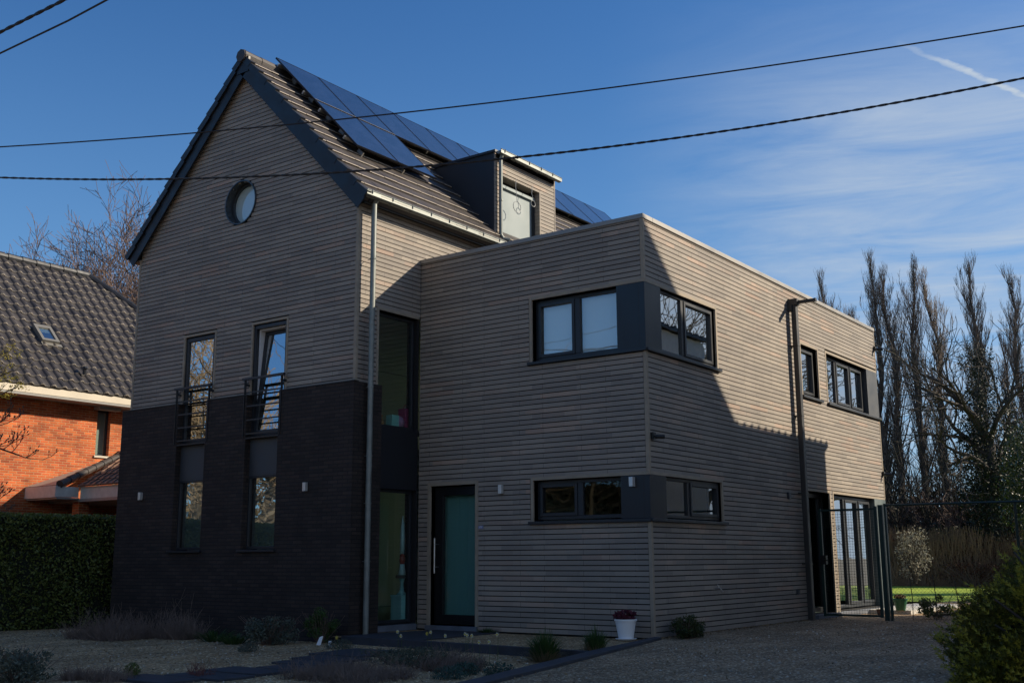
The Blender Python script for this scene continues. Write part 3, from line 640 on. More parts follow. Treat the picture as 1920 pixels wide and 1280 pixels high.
# solar panels
def T_(s, h, y): q_ = math.sqrt(1+SL*SL); return (XM+s/q_+SL*h/q_, y, RZ-SL*s/q_+h/q_)
def panel(y0, s0, grp=None):
    w, l = 1.09, 1.60; h0, h1 = .16, .195
    e = part('solar_panel', house)
    def tb(B, a, b, c, d, e0, e1): B.hexa([T_(a, e0, c), T_(b, e0, c), T_(b, e0, d), T_(a, e0, d), T_(a, e1, c), T_(b, e1, c), T_(b, e1, d), T_(a, e1, d)])
    B = MB(); f = .012
    tb(B, s0, s0+l, y0, y0+f, h0, h1); tb(B, s0, s0+l, y0+w-f, y0+w, h0, h1); tb(B, s0, s0+f, y0+f, y0+w-f, h0, h1); tb(B, s0+l-f, s0+l, y0+f, y0+w-f, h0, h1)
    tb(B, s0+f, s0+l-f, y0+f, y0+w-f, h0, h0+.01)
    o = B.build('solar_panel', [PVF], house); COL.objects.unlink(e); bpy.data.objects.remove(e)
    B = MB(); tb(B, s0+f, s0+l-f, y0+f, y0+w-f, h1-.012, h1-.004); B.build('cell_sheet', PV, o)
y = -.93
for i in range(11): panel(y, -.16); y += 1.105
panel(-.93, 1.46); panel(.175, 1.46)
p = MB()
for s in (.05, 1.1): p.hexa([T_(s, .09, -.98), T_(s+.04, .09, -.98), T_(s+.04, .09, 11.2), T_(s, .09, 11.2), T_(s, .155, -.98), T_(s+.04, .155, -.98), T_(s+.04, .155, 11.2), T_(s, .155, 11.2)])
for s in (1.75, 2.7): p.hexa([T_(s, .09, -.98), T_(s+.04, .09, -.98), T_(s+.04, .09, 1.35), T_(s, .09, 1.35), T_(s, .155, -.98), T_(s+.04, .155, -.98), T_(s+.04, .155, 1.35), T_(s, .155, 1.35)])
for s in (.3, 1.0, 1.7, 2.2, 2.9):
    y = -.7
    while y < (11 if s < 1.5 else 1.3): p.hexa([T_(s, .0, y), T_(s+.16, .0, y), T_(s+.16, .0, y+.03), T_(s, .0, y+.03), T_(s, .09, y), T_(s+.16, .09, y), T_(s+.16, .09, y+.03), T_(s, .09, y+.03)]); y += 1.1
p.hexa([T_(1.445, .197, -.93), T_(1.457, .197, -.93), T_(1.457, .197, 1.27), T_(1.445, .197, 1.27), T_(1.445, .203, -.93), T_(1.457, .203, -.93), T_(1.457, .203, 1.27), T_(1.445, .203, 1.27)])
p.build('mounting_rail', PVT, house)
# dark rainwater pipe on the side wall with its hopper and lamp arm
DP = mat('dark_pipe', (.05, .048, .046), .45, metal=.3, vary=.2, vscale=3)
p = MB(); p.box(.055, .155, 5.67, 5.79, -.02, 5.90); p.build('downpipe', DP, house, bevel=.012)
p = MB(); p.box(.0, .19, 5.66, 5.80, 5.90, 6.03); p.box(.0, .09, 5.63, 5.72, 5.78, 5.92); p.build('rain_hopper', DP, house, bevel=.006)
for z in (5.1, 3.75, 2.3, 1.0):
    p = MB(); p.box(.0, .16, 5.66, 5.80, z, z+.02); p.build('pipe_clamp', DP, house)
p = MB(); p.box(.19, .52, 5.70, 5.77, 5.93, 5.99); p.box(.52, .545, 5.695, 5.775, 5.925, 5.995); p.build('overflow_arm', mat('arm_black', (.012, .012, .012), .4), house, bevel=.004)
# lamps on the walls
def lamp(k, c, u, z, d=.07, w=.065, h=.14):
    p = MB(); p.wbox(k, c, u-w/2, u+w/2, z-h/2, z+h/2, .008, d); p.wbox(k, c, u-w/2+.01, u+w/2-.01, z-h/2+.02, z+h/2-.02, -.01, .008)
    p.build('wall_lamp', mat('lamp_alu', (.62, .62, .6), .35, metal=.5) if 'lamp_alu' not in MATS else MATS['lamp_alu'], house, bevel=.004)
lamp('y', BY, -9.78, 2.30); lamp('y', BY, -5.40, 2.29); lamp('y', 0, -2.69, 2.22); lamp('y', 0, -.27, 2.23, d=.09)
def camera_box(x, y, z, sx):
    p = MB(); p.box(x, x+.05, y-.04, y+.04, z-.05, z+.05)
    p.tube([(x+.05, y, z-.01), (x+.09, y+.02*sx, z-.01)], .018, 8); p.tube([(x+.07, y-.02*sx, z-.015), (x+.19, y+.05*sx, z-.02)], .032, 10)
    p.build('sensor_lamp', MATS['arm_black'], house)
camera_box(0, .10, 2.9, 1); camera_box(0, D-.05, 5.82, 1); camera_box(0, D-.05, 2.96, 1)
for bx_ in ((5.12, 5.22, 2.18, 2.30), (5.31, 5.39, .47, .55)):
    p = MB(); p.wbox('x', 0, *bx_, 0, .05); p.build('socket_box', GPANEL, house, bevel=.006)
p = MB(); p.tube([(0, 2.0, .66), (.09, 2.0, .66), (.11, 2.05, .60)], .011, 8); p.tube([(.07, 2.0, .66), (.07, 2.0, .70), (.07, 1.95, .71)], .008, 6); p.build('garden_tap', STEEL, house)
# house number
def text(s, loc, size, rot, m, parent, name):
    c = bpy.data.curves.new(name, 'FONT'); c.body = s; c.size = size; c.extrude = .001; c.align_x = 'CENTER'; c.align_y = 'CENTER'
    t = bpy.data.objects.new(name, c); COL.objects.link(t)
    dg = bpy.context.evaluated_depsgraph_get(); me = bpy.data.meshes.new_from_object(t.evaluated_get(dg)); bpy.data.objects.remove(t)
    o = bpy.data.objects.new(name, me); COL.objects.link(o); me.materials.clear(); me.materials.append(m); o.rotation_euler = rot
    w = Vector((0, 0, 0)); q = parent
    while q is not None: w += q.location; q = q.parent
    o.parent = parent; o.location = Vector(loc)-w
    return o
p = MB(); p.wbox('y', 0, -3.17, -3.07, 1.605, 1.655, .0, .008); np_ = p.build('number_plate', mat('plate_grey_blue', (.2, .22, .35), .4), house)
text('171', (-3.12, -.0095, 1.63), .045, (math.pi/2, 0, 0), WHITE, np_, 'house_number')

for (a_, b_, e_, f_) in ((-9.9, -5.0, .15, 2.5), (-9.7, -5.2, 3.3, 5.3)):  # unseen rear glazing, added to bring daylight into the hall
    p = MB(); mm = (a_+b_)/2
    for (u0, u1, z0, z1) in ((a_, a_+.07, e_, f_), (b_-.07, b_, e_, f_), (mm-.05, mm+.05, e_+.07, f_-.07), (a_+.07, b_-.07, e_, e_+.07), (a_+.07, b_-.07, f_-.07, f_)): p.box(u0, u1, YB-.16, YB-.09, z0, z1)
    wq = p.build('window', ANTH, house, label='added garden-side window that lets sun into the gabled part'); p = MB(); p.box(a_+.07, b_-.07, YB-.13, YB-.12, e_+.07, f_-.07); p.build('pane', glass_mat('clear_glass', (.95, .97, .96), .02) if 'clear_glass' not in MATS else MATS['clear_glass'], wq)
p = MB(); p.wbox('x', XR, .22, 1.0, .12, 2.6, -.42, -.40); p.build('curtain', mat('hall_curtain', (.5, .62, .58), .9, vary=.1, vscale=2), w2)
# things standing inside the tall window
def lathe_thing(name, label, cat, x, y, prof, m, n=20):
    p = MB(); p.lathe(x, y, prof, n); o = p.build(name, m, smooth=True); return tag(o, label, cat)
x0 = XR-.30
p = MB(); p.box(x0-.12, x0+.12, -.19, .09, .12, .52); p.box(x0-.13, x0+.13, -.20, .10, .52, .545); tag(p.build('display_box', mat('pale_turquoise', (.35, .55, .55), .5), bevel=.006), 'pale turquoise box under the figurine behind the tall glass', 'box')
st = thing('figurine', 'slim red and white figurine on a flared turquoise foot, inside the tall window', 'figurine', (x0, -.05, .55))
q = MB(); q.lathe(x0, -.05, [(.1, .55), (.04, .6), (.025, .72), (.05, .82)]); q.build('foot', MATS['pale_turquoise'], st, smooth=True)
q = MB(); q.lathe(x0, -.05, [(.1, .82), (.11, .85), (.1, .87)]); q.build('tray', BACK, st, smooth=True)
q = MB(); q.lathe(x0, -.05, [(.07, .87), (.045, 1.0), (.04, 1.05)]); q.build('skirt', WHITE, st, smooth=True)
q = MB(); q.lathe(x0, -.05, [(.04, 1.05), (.05, 1.12), (.04, 1.2), (.02, 1.22)]); q.build('torso', mat('red_paint', (.5, .05, .03), .4), st, smooth=True)
q = MB(); q.lathe(x0, -.05, [(.045, 1.22), (.042, 1.5), (.03, 1.7), (.005, 1.86)]); q.build('hat', WHITE, st, smooth=True)
zs = 3.34
p = MB(); p.wbox('x', XR, -1.0, .5, 3.26, 3.335, -.48, -.30); tag(p.build('shelf', INNER), 'inner window shelf carrying toys behind the upper tall window', 'shelf')
p = MB(); p.box(XR-.36, XR-.22, -.45, -.27, zs, zs+.2); tag(p.build('gift_box', mat('mint_card', (.35, .6, .55), .6), bevel=.004), 'mint green card box on the shelf in the upper tall window', 'box')
p = MB(); p.box(XR-.38, XR-.22, -.12, .06, zs, zs+.34); p.tube([(XR-.3, -.09, zs+.34), (XR-.3, -.03, zs+.42), (XR-.3, .03, zs+.34)], .008, 6); tag(p.build('gift_bag', mat('magenta_card', (.5, .03, .13), .5), bevel=.004), 'magenta paper bag at the right end of the window shelf', 'bag')
lathe_thing('money_box', 'pink rounded money box beside the magenta bag', 'money box', XR-.27, -.21, [(.03, zs), (.08, zs+.03), (.09, zs+.1), (.06, zs+.17), (.01, zs+.2)], mat('pink_glaze', (.6, .2, .35), .3))
lathe_thing('flower_vase', 'small orange vase at the left end of the window shelf', 'vase', XR-.33, -.62, [(.05, zs), (.07, zs+.06), (.03, zs+.14), (.05, zs+.18)], mat('orange_glaze', (.5, .16, .04), .3))

# ------------------------------------------------------------------ ground
def sheet(name, pts, z, m, cuts=1, th=0):
    p = MB(); b = len(p.v); p.v += [(x, y, z) for x, y in pts]; p.f.append(tuple(range(len(pts)))); p.mi.append(0)
    return structure(name, p, m)
sheet('terrain', [(-900, -900), (900, -900), (900, 900), (-900, 900)], -.16, EARTH)
sheet('driveway', [(.1, -.1), (.55, -2.4), (1.5, -6.3), (2.6, -11), (3.6, -15.5), (12, -15.5), (12, 8.6), (-.2, 8.6), (-.2, -.1)], 0, GRAVD)
sheet('garden_gravel', [(-16, -15.5), (3.55, -15.5), (2.5, -11), (1.42, -6.3), (.5, -2.4), (-4.1, -2.0), (-16, -2.0)], -.1, GRAVG)
sheet('street', [(-60, -27), (60, -27), (60, -15.5), (-60, -15.5)], -.13, mat('asphalt', (.05, .05, .052), .9, vary=.2, vscale=2, bump=.5, bscale=90))
sheet('front_terrace', [(-4.46, -1.98), (.4, -2.35), (.02, -.02), (-4.46, -.02)], -.012, GRAVG)
sheet('back_terrace', [(-.2, 8.6), (1.2, 8.6), (1.2, 16.5), (-.2, 16.5)], -.01, GRAVG)
sheet('lawn', [(-14, 17.0), (9, 17.0), (9, 33.4), (-14, 33.4)], -.06, LAWNM)
def prism(poly, z0, z1, name, m, label=None, cat=None, parent=None, bevel=.006):
    p = MB(); n = len(poly); p.v += [(x, y, z0) for x, y in poly]+[(x, y, z1) for x, y in poly]
    p.f.append(tuple(range(n))[::-1]); p.f.append(tuple(range(n, 2*n))); p.mi += [0, 0]
    for i in range(n): p.f.append((i, (i+1) % n, n+(i+1) % n, n+i)); p.mi.append(0)
    o = p.build(name, m, parent, bevel=bevel)
    if label: tag(o, label, cat)
    return o
prism([(.02, -.04), (.5, -2.42), (1.42, -6.3), (2.55, -11), (2.78, -11), (1.66, -6.3), (.72, -2.42), (.14, -.04)], -.15, .035, 'kerb', STONE)['kind'] = 'structure'
prism([(-4.2, -2.02), (.47, -2.43), (.47, -2.33), (-4.2, -1.92)], -.15, .012, 'terrace_edging', STONE)['kind'] = 'structure'
prism([(-4.2, -1.915), (-2.7, -2.04), (-2.7, -.03), (-4.2, -1.0)], -.15, .008, 'door_platform', STONE, 'dark stone platform in front of the front door', 'stone platform')
prism([(-4.2, -.95), (-4.0, -.06), (-2.75, -.06), (-2.75, -.8)], -.15, .004, 'door_slab', STONE, 'dark stone slab against the threshold of the front door', 'stone slab')
prism([(-.05, 8.9), (.95, 8.9), (.95, 12.5), (-.05, 12.5)], -.1, .07, 'patio_slab', PATIO, 'pale stone terrace slab outside the glazed patio door', 'terrace slab')
slabs = [(-2.75, -2.95), (-2.62, -3.5), (-2.35, -4.05), (-2.1, -4.6), (-1.75, -5.15), (-2.0, -5.7), (-1.95, -6.25), (-2.15, -6.8)]
sn = ['touching the terrace edging', 'second out from the terrace edging', 'third out from the terrace edging', 'in the middle of the path, before the offset one', 'sticking out furthest to the right', 'just nearer than the offset one', 'second nearest the bottom of the photo', 'nearest the bottom of the photo']
for (x, y), s in zip(slabs, sn):
    o = prism([(x-.46, y-.24), (x+.46, y-.24), (x+.46, y+.24), (x-.46, y+.24)], -.14, -.075+rnd(-.006, .006), 'stepping_stone', STONE)
    tag(o, 'dark path slab ' + s, 'stepping stone', 'dark slabs of the garden path')

# ------------------------------------------------------------------ cables
A_ = Vector((-5.4, -7.2)); d_ = Vector((.91893, .39441))
def cable(k, r, name, label, twist=0):
    pts = []; s = -32
    while s <= 34:
        q = A_+d_*s; z = k[0]*s*s+k[1]*s+k[2]; pts.append((q.x, q.y, z)); s += .5
    p = MB()
    if not twist: p.tube(pts, r, 6)
    else:
        for ph in (0, math.pi):
            pp = []; s = -32
            while s <= 34:
                q = A_+d_*s; z = k[0]*s*s+k[1]*s+k[2]; a = ph+s*2*math.pi/.26
                pp.append((q.x-d_.y*math.cos(a)*r*.6, q.y+d_.x*math.cos(a)*r*.6, z+math.sin(a)*r*.6)); s += .05
            p.tube(pp, r, 6)
    tag(p.build(name, CABLE), label, 'cable')
cable((.00982, -.11716, 5.986), .0095, 'overhead_cable', 'thick twisted black cable passing just above the round window', 1)
cable((.0045, -.03865, 6.405), .0085, 'overhead_cable', 'thin black cable crossing the sky and gable above the twisted one')
def straight(p0, p1, r, label, tw):
    p = MB(); p0 = Vector(p0); p1 = Vector(p1); n = int((p1-p0).length/.04)
    if tw:
        for ph in (0, math.pi):
            p.tube([p0.lerp(p1, i/n)+Vector((0, math.cos(ph+i*.04*2*math.pi/.35), math.sin(ph+i*.04*2*math.pi/.35)))*r*.55 for i in range(n+1)], r*.95, 6)
    else: p.tube([p0, p0.lerp(p1, .5)-Vector((0, 0, .15)), p1], r, 8)
    tag(p.build('overhead_cable', CABLE), label, 'cable')
straight((-9, -9, 6.40), (7, -9, 6.18), .0125, 'thick twisted cable in the top left corner of the sky', 1)
straight((-9, -9, 6.18), (7, -9, 6.22), .009, 'thin smooth cable below the twisted one in the top left corner', 0)

# ------------------------------------------------------------------ left neighbour
nb = thing('brick_house', 'orange brick house with a dark tiled hipped roof behind the hedge', 'house', (-22, 0, 0))
NX, NR, NRZ, NEZ = -18.0, -22.0, 9.75, 5.42
NS = (NRZ-NEZ)/(4.0+.55)
mb = MB()
wall_slab(mb, 'x', NX, -5, 8.6, -.15, 5.3, -.3, 0, [(2.62, 3.02, 3.83, 5.08), (-.14, .03, 3.17, 3.32)])
mb.box(-26, NX-.3, -5, -4.7, -.15, 5.3); mb.box(-26, -25.7, -4.7, 8.3, -.15, 5.3); mb.box(-26, NX-.3, 8.3, 8.6, -.15, 5.3)
mb.build('wall', OBRICK, nb)
w = frame_window(nb, 'x', NX, 2.62, 3.02, 3.85, 5.06, .12, .04, (), GL, INNER)
p = MB(); p.wbox('x', NX, 2.58, 3.04, 3.80, 3.85, -.12, .04); p.build('sill', CONC, w)
p = MB(); p.wbox('x', NX, -.11, .0, 3.2, 3.3, -.1, -.02); p.build('air_vent', GPANEL, nb)
p = MB(); p.box(NX, NX+.55, -5.5, 9.1, 5.2, 5.42); p.build('fascia', CONC, nb)
p = MB(); p.box(NX, NX+.54, -5.5, 9.09, 5.14, 5.199); p.build('soffit', SOFF, nb)
p = MB(); p.box(NX, NX+.25, 2.5, 3.15, 5.05, 5.138); p.build('blind_box', SOFF, w)
def pan_roof(parent, x0, xr, z0, zr, y0, y1f, m, label, nm='roof', cw=.30, cl=.36):
    """pantiles on the slope facing +x; y1f(s) gives the right edge at slope fraction s (0 ridge, 1 eave)"""
    p = MB(); L_ = math.hypot(x0-xr, zr-z0); n = int(L_/cl); g = L_/n
    dx, dz = (x0-xr)/L_, (z0-zr)/L_; nx, nz = -dz, dx
    def T(s, h, y): return (xr+dx*s+nx*h, y, zr+dz*s+nz*h)
    prof = [(0, .0), (.12, .035), (.28, .05), (.42, .035), (.55, .0), (.78, -.008), (1, .0)]
    for i in range(n):
        s0, s1 = i*g, (i+1)*g+.04
        ye = y1f((s0+s1)/2/L_); c = 0
        ncol = int((ye-y0)/cw); start = ye-ncol*cw
        for c in range(ncol):
            ya = start+c*cw
            if ya < -9: continue
            b = len(p.v); m_ = len(prof); jj = rnd(-.006, .008)
            for (u, h) in prof: p.v.append(T(s0, h-.0, ya+u*cw))
            for (u, h) in prof: p.v.append(T(s1-.02+jj, h+.035+jj, ya+u*cw))
            for (u, h) in prof: p.v.append(T(s1+jj, h+.012+jj, ya+u*cw))
            for (u, h) in prof: p.v.append(T(s1+jj, h-.03, ya+u*cw))
            for k in range(m_-1):
                p.f.append((b+k, b+m_+k, b+m_+k+1, b+k+1)); p.mi.append(0)
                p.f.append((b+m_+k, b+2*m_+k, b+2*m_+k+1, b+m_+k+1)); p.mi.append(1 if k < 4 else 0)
                p.f.append((b+2*m_+k, b+3*m_+k, b+3*m_+k+1, b+2*m_+k+1)); p.mi.append(0)
    return p.build(nm, [m, NNOSE], parent, label=label)
pan_roof(nb, NX+.55, NR, NEZ, NRZ, -5.5, lambda s: 4.54+s*4.55, NTILE, 'long dark pantile slope with a roof window')
p = MB()
p.quad((NR, 4.54, NRZ-.03), (NX+.5, 9.1, NEZ-.02), (NR-4.5, 9.1, NEZ-.02), (NR, 4.54, NRZ-.03)); p.quad((NR, 4.54, NRZ-.02), (NR-4.5, 9.1, NEZ), (NR-4.5, -5.5, NEZ), (NR, -5.5, NRZ-.02)); p.quad((NR, -5.5, NRZ-.04), (NX+.5, -5.5, NEZ-.04), (NX+.5, 9.05, NEZ-.04), (NR, 4.54, NRZ-.04))
p.build('roof', NTILE, nb, label='hip end and rear slope')
def capping(pts, r, step, m, parent, nm='ridge_tile'):
    p = MB(); a, b = Vector(pts[0]), Vector(pts[1]); n = int((b-a).length/step)
    for i in range(n):
        p.tube([a.lerp(b, i/n), a.lerp(b, (i+1.08)/n)], [r*1.12, r*.95], 10)
    p.build(nm, m, parent)
capping([(NR, -5.5, NRZ+.0), (NR, 4.54, NRZ+.0)], .13, .42, VERGE, nb); capping([(NX+.55, 9.1, NEZ), (NR, 4.54, NRZ)], .12, .40, VERGE, nb)
# roof window
L_ = math.hypot(4.55, NRZ-NEZ); dx, dz = 4.55/L_, -(NRZ-NEZ)/L_
def TN(s, h, y): return (NR+dx*s-dz*h, y, NRZ+dz*s+dx*h)
def tnb(B, a, b, c, d, e0, e1): B.hexa([TN(a, e0, c), TN(b, e0, c), TN(b, e0, d), TN(a, e0, d), TN(a, e1, c), TN(b, e1, c), TN(b, e1, d), TN(a, e1, d)])
s0, s1, ya, yb = 3.6, 4.33, 1.36, 1.86
p = MB(); tnb(p, s0, s0+.12, ya, yb, .0, .13); tnb(p, s1-.09, s1, ya, yb, 0, .13); tnb(p, s0+.12, s1-.09, ya, ya+.08, 0, .13); tnb(p, s0+.12, s1-.09, yb-.08, yb, 0, .13); tnb(p, s1, s1+.12, ya-.02, yb+.06, .03, .06)
rwn = p.build('roof_window', mat('roof_window_grey', (.2, .19, .17), .5, metal=.3), nb); p = MB(); tnb(p, s0+.12, s1-.09, ya+.08, yb-.08, .09, .1); p.build('pane', GLR, rwn); p = MB(); tnb(p, s0+.12, s0+.3, ya+.08, yb-.08, .07, .08); p.build('blind', WHITE, rwn)
p = MB(); c = TN(5.65, .08, 2.05); p.tube([c, (c[0]+.02, c[1], c[2]+.16)], .05, 8); p.lathe(c[0]+.02, c[1], [(.09, c[2]+.16), (.05, c[2]+.22)], 10); p.build('roof_vent', VERGE, nb)
# porch
PX = -16.65
p = MB(); p.box(NX+.01, PX-.0, .75, .80, 2.64, 2.92); p.box(PX-.05, PX, .80, 1.37, 2.65, 2.9); p.box(PX, -12.9, 1.42, 1.47, 2.62, 2.88); p.box(PX-.01, -13, 1.40, 1.5, 2.88, 2.91)
p.build('porch_fascia', mat('porch_fascia_grey', (.62, .57, .5), .6, vary=.1), nb)
p = MB(); p.quad((NX, .75, 2.93), (PX, .75, 2.93), (NX, 3.5, 3.95), (NX, 3.5, 3.95)); p.box(NX+.01, -13, 1.4, 4.2, 2.55, 2.62); p.box(NX+.01, PX, .8, 1.4, 2.6, 2.64); p.box(NX, NX+.35, 3.3, 3.6, 3.85, 4.02)
p.build('porch_flashing', LEAD, nb)
p = MB()
for i in range(6):
    t0, t1 = i/6, (i+1)/6
    for j in range(22):
        def Q(t, s, h): # t up slope 0..1, s along eave
            xa = PX+(NX-PX)*t; ya = .9+(3.5-.9)*t+ (.45*(1-t)); return (xa+s, ya, 2.91+1.02*t+h)
        sa, sb = j*.24, j*.24+.2
        p.hexa([Q(t0, sa, .0), Q(t0, sb, .0), Q(t1, sb, -.0), Q(t1, sa, -.0), Q(t0-.01, sa, .05), Q(t0-.01, sb, .05), Q(t1, sb, .02), Q(t1, sa, .02)])
        p.hexa([Q(t0, sb, .0), Q(t0, sb+.04, .0), Q(t1, sb+.04, 0), Q(t1, sb, 0), Q(t0, sb, .085), Q(t0, sb+.04, .085), Q(t1, sb+.04, .06), Q(t1, sb, .06)])
p.build('porch_roof', PTILE, nb)
capping([(PX, .85, 2.95), (NX, 3.5, 3.97)], .085, .38, TILE, nb)
p = MB(); p.box(-17.0, -16.72, 1.45, 1.72, -.15, 2.55); p.build('porch_pier', OBRICK, nb)
p = MB(); p.box(NX+.01, -14.9, 4.2, 4.4, 1.6, 2.62); p.build('porch_panel', SOFF, nb)

# ------------------------------------------------------------------ right neighbour, outside the frame, whose shadow falls on the facade
rn = thing('neighbour_house', 'gabled brick house beyond the driveway whose shadow falls on the cladding', 'house', (8, 6, 0))
KX, KZ = .94, .77
mb = MB()
xe, ze = 4.3, 3.41+.77*4.3                       # side wing: eave line
ya, yb = 6.9, 7.40+.94*4.3
wg = MB(); wg.box(xe+.12, 9, ya, yb-.09, -.15, ze-.12); wg.build('wing_wall', mat('pale_render', (.62, .6, .55), .85, vary=.08), rn)
X1 = 6.5                                        # main gable plane
zr = 6.15+KZ*X1+.47; yr = .05+KX*X1-.5
yn = yr+(zr-6.6)/.94; ys = yr-(zr-6.6)/.94
mb.box(X1, 14, max(ys, 1.9), yn-.3, -.15, 6.6)
n = 14
for i in range(n):
    a = 6.6+(zr-6.6)*i/n; b = 6.6+(zr-6.6)*(i+1)/n; hw = (zr-b)/.94
    mb.box(X1, 14, yr-hw, yr+hw, a, b)
mb.build('wall', RBRICK, rn)
p = MB()
for s in (1, -1):
    p.hexa([(X1-.05, yr, zr-.08), (14.2, yr, zr-.08), (14.2, yr+s*(yn-yr), 6.52), (X1-.05, yr+s*(yn-yr), 6.52), (X1-.05, yr, zr), (14.2, yr, zr), (14.2, yr+s*(yn-yr), 6.6), (X1-.05, yr+s*(yn-yr), 6.6)])
p.build('roof', NTILE, rn)
p = MB(); xr2 = 6.4; zr2 = ze+(xr2-xe)*.16
for k in range(int((yb-ya)/.30)):
    y = yb-.30*(k+1)
    p.hexa([(xe, y, ze-.10), (xr2, y, zr2-.1), (xr2, y+.30, zr2-.1), (xe, y+.30, ze-.10), (xe, y, ze-.035), (xr2, y, zr2-.035), (xr2, y+.30, zr2-.035), (xe, y+.30, ze-.035)])
    p.hexa([(xe, y+.19, ze-.04), (xr2, y+.19, zr2-.04), (xr2, y+.27, zr2-.04), (xe, y+.27, ze-.04), (xe, y+.21, ze+.02), (xr2, y+.21, zr2+.02), (xr2, y+.25, zr2+.02), (xe, y+.25, ze+.02)])
p.hexa([(xr2, ya, zr2-.1), (9, ya, ze), (9, yb, ze), (xr2, yb, zr2-.1), (xr2, ya, zr2), (9, ya, ze+.1), (9, yb, ze+.1), (xr2, yb, zr2)])
p.build('roof', NTILE, rn)

# ------------------------------------------------------------------ gate and fence
FY = 6.3
gt = thing('garden_gate', 'dark green mesh gate between the house wall and the fence post', 'gate', (.75, FY, 0))
p = MB(); p.box(.13, .18, FY-.025, FY+.025, .05, 2.03); p.box(1.19, 1.24, FY-.025, FY+.025, .05, 2.05); p.box(.18, 1.19, FY-.02, FY+.02, 1.98, 2.02); p.box(.18, 1.19, FY-.02, FY+.02, .06, .10); p.build('frame', DGREEN, gt)
p = MB()
x = .2
while x < 1.19: p.tube([(x, FY, .1), (x, FY, 1.98)], .0026, 4, False); x += .05
z = .12
while z < 1.98: p.tube([(.18, FY-.005, z), (1.19, FY-.005, z)], .0026, 4, False); z += .05
p.build('mesh_panel', DGREEN, gt)
p = MB(); p.box(.14, .24, FY-.05, FY+.05, 1.0, 1.16); p.tube([(.19, FY-.07, 1.08), (.29, FY-.07, 1.08)], .01, 6); p.build('lock', mat('lock_black', (.01, .01, .01), .4), gt)
fn = thing('chain_link_fence', 'dark green chain-link fence with a top rail right of the gate', 'fence', (2.5, FY, 0))
p = MB(); p.box(1.27, 1.35, FY-.04, FY+.04, -.1, 2.07); p.build('post', DGREEN, fn)
p = MB(); p.box(1.375, 1.415, FY-.03, FY+.03, -.1, 2.09); p.build('post', DGREEN, fn)
p = MB(); p.tube([(3.62, FY, -.1), (3.62, FY, 2.03)], .025, 10); p.build('post', DGREEN, fn)
p = MB(); p.tube([(1.38, FY, 2.06), (4.0, FY, 2.05)], .021, 10); p.build('top_rail', DGREEN, fn)
p = MB(); s = .065; x0, x1, z0, z1 = 1.40, 3.98, 0.0, 1.15
k = x0-(z1-z0)
while k < x1:
    for sg in (1, -1):
        pts = []
        for t in (0, z1-z0):
            pts.append([k+t, z0+t if sg > 0 else z1-t])
        (xa, za), (xb, zb) = pts
        if xa < x0: za += (x0-xa)*(zb-za)/(xb-xa); xa = x0
        if xb > x1: zb -= (xb-x1)*(zb-za)/(xb-xa); xb = x1
        if xb > xa: p.tube([(xa, FY, za), (xb, FY, zb)], .0015, 3, False)
    k += s
p.build('wire_mesh', DGREEN, fn)

# ------------------------------------------------------------------ vegetation
def branch(p, pos, dirn, length, rad, depth, cfg, tw, up=0):
    """recursive limb; p = mesh for limbs, tw = mesh for twigs"""
    n = cfg.get('seg', 5); pts = [pos.copy()]; rs = [rad]; d = dirn.normalized(); q = pos.copy()
    for i in range(n):
        d = (d+Vector((rnd(-1, 1), rnd(-1, 1), rnd(-1, 1)))*cfg['wob']+Vector((0, 0, cfg['up']))).normalized()
        q = q+d*length/n; pts.append(q.copy()); rs.append(max(rad*(1-(i+1)/n*(1-cfg['taper'])), cfg['rmin']))
    (p if rad > cfg['rtw'] else tw).tube(pts, rs, 6 if rad > .06 else (4 if rad > .015 else 3), False)
    if depth <= 0: return
    nb_ = cfg['kids'][len(cfg['kids'])-depth] if depth <= len(cfg['kids']) else 3
    for j in range(nb_):
        t = cfg['t0']+(1-cfg['t0'])*(j+rnd(.2, .8))/nb_
        i = min(int(t*n), n-1); f = t*n-i; o = pts[i].lerp(pts[i+1], f)
        dd = (pts[i+1]-pts[i]).normalized(); ax = dd.cross(Vector((rnd(-1, 1), rnd(-1, 1), rnd(-1, 1)))).normalized()
        ang = math.radians(rnd(*cfg['ang'])); nd = dd*math.cos(ang)+ax*math.sin(ang)
        r = rs[i]*rnd(*cfg['rr']); branch(p, o, nd, length*rnd(*cfg['lr'])*(1.15-.55*t*cfg.get('cone', 0)), max(r, cfg['rmin']), depth-1, cfg, tw)
def bare_tree(name, label, cat, loc, h, cfg, mats, group=None, rad=.2, lean=(0, 0)):
    t = thing(name, label, cat, loc, group); a = MB(); b = MB()
    p0 = Vector(loc)
    tr = MB(); tr.tube([p0-Vector((0, 0, .2)), p0+Vector((lean[0]*.3, lean[1]*.3, h*.12)), p0+Vector((lean[0], lean[1], h*cfg['trunk']))], [rad*1.35, rad, rad*.8], 10)
    tr.build('trunk', mats[0], t, smooth=True)
    branch(a, p0+Vector((lean[0], lean[1], h*cfg['trunk']-.05)), Vector((lean[0]*.1, lean[1]*.1, 1)), h*(1-cfg['trunk'])*cfg['main'], rad*.8, len(cfg['kids']), cfg, b)
    for q in range(cfg.get('extra', 0)):
        an = 2*math.pi*q/cfg['extra']+rnd(-.3, .3); e = math.radians(rnd(*cfg['eang']))
        branch(a, p0+Vector((lean[0], lean[1], h*cfg['trunk']*rnd(.7, 1))), Vector((math.cos(an)*math.sin(e), math.sin(an)*math.sin(e), math.cos(e))), h*(1-cfg['trunk'])*rnd(*cfg['elen']), rad*.55, len(cfg['kids']), cfg, b)
    a.build('limbs', mats[0], t); b.build('crown', mats[1], t)
    return t
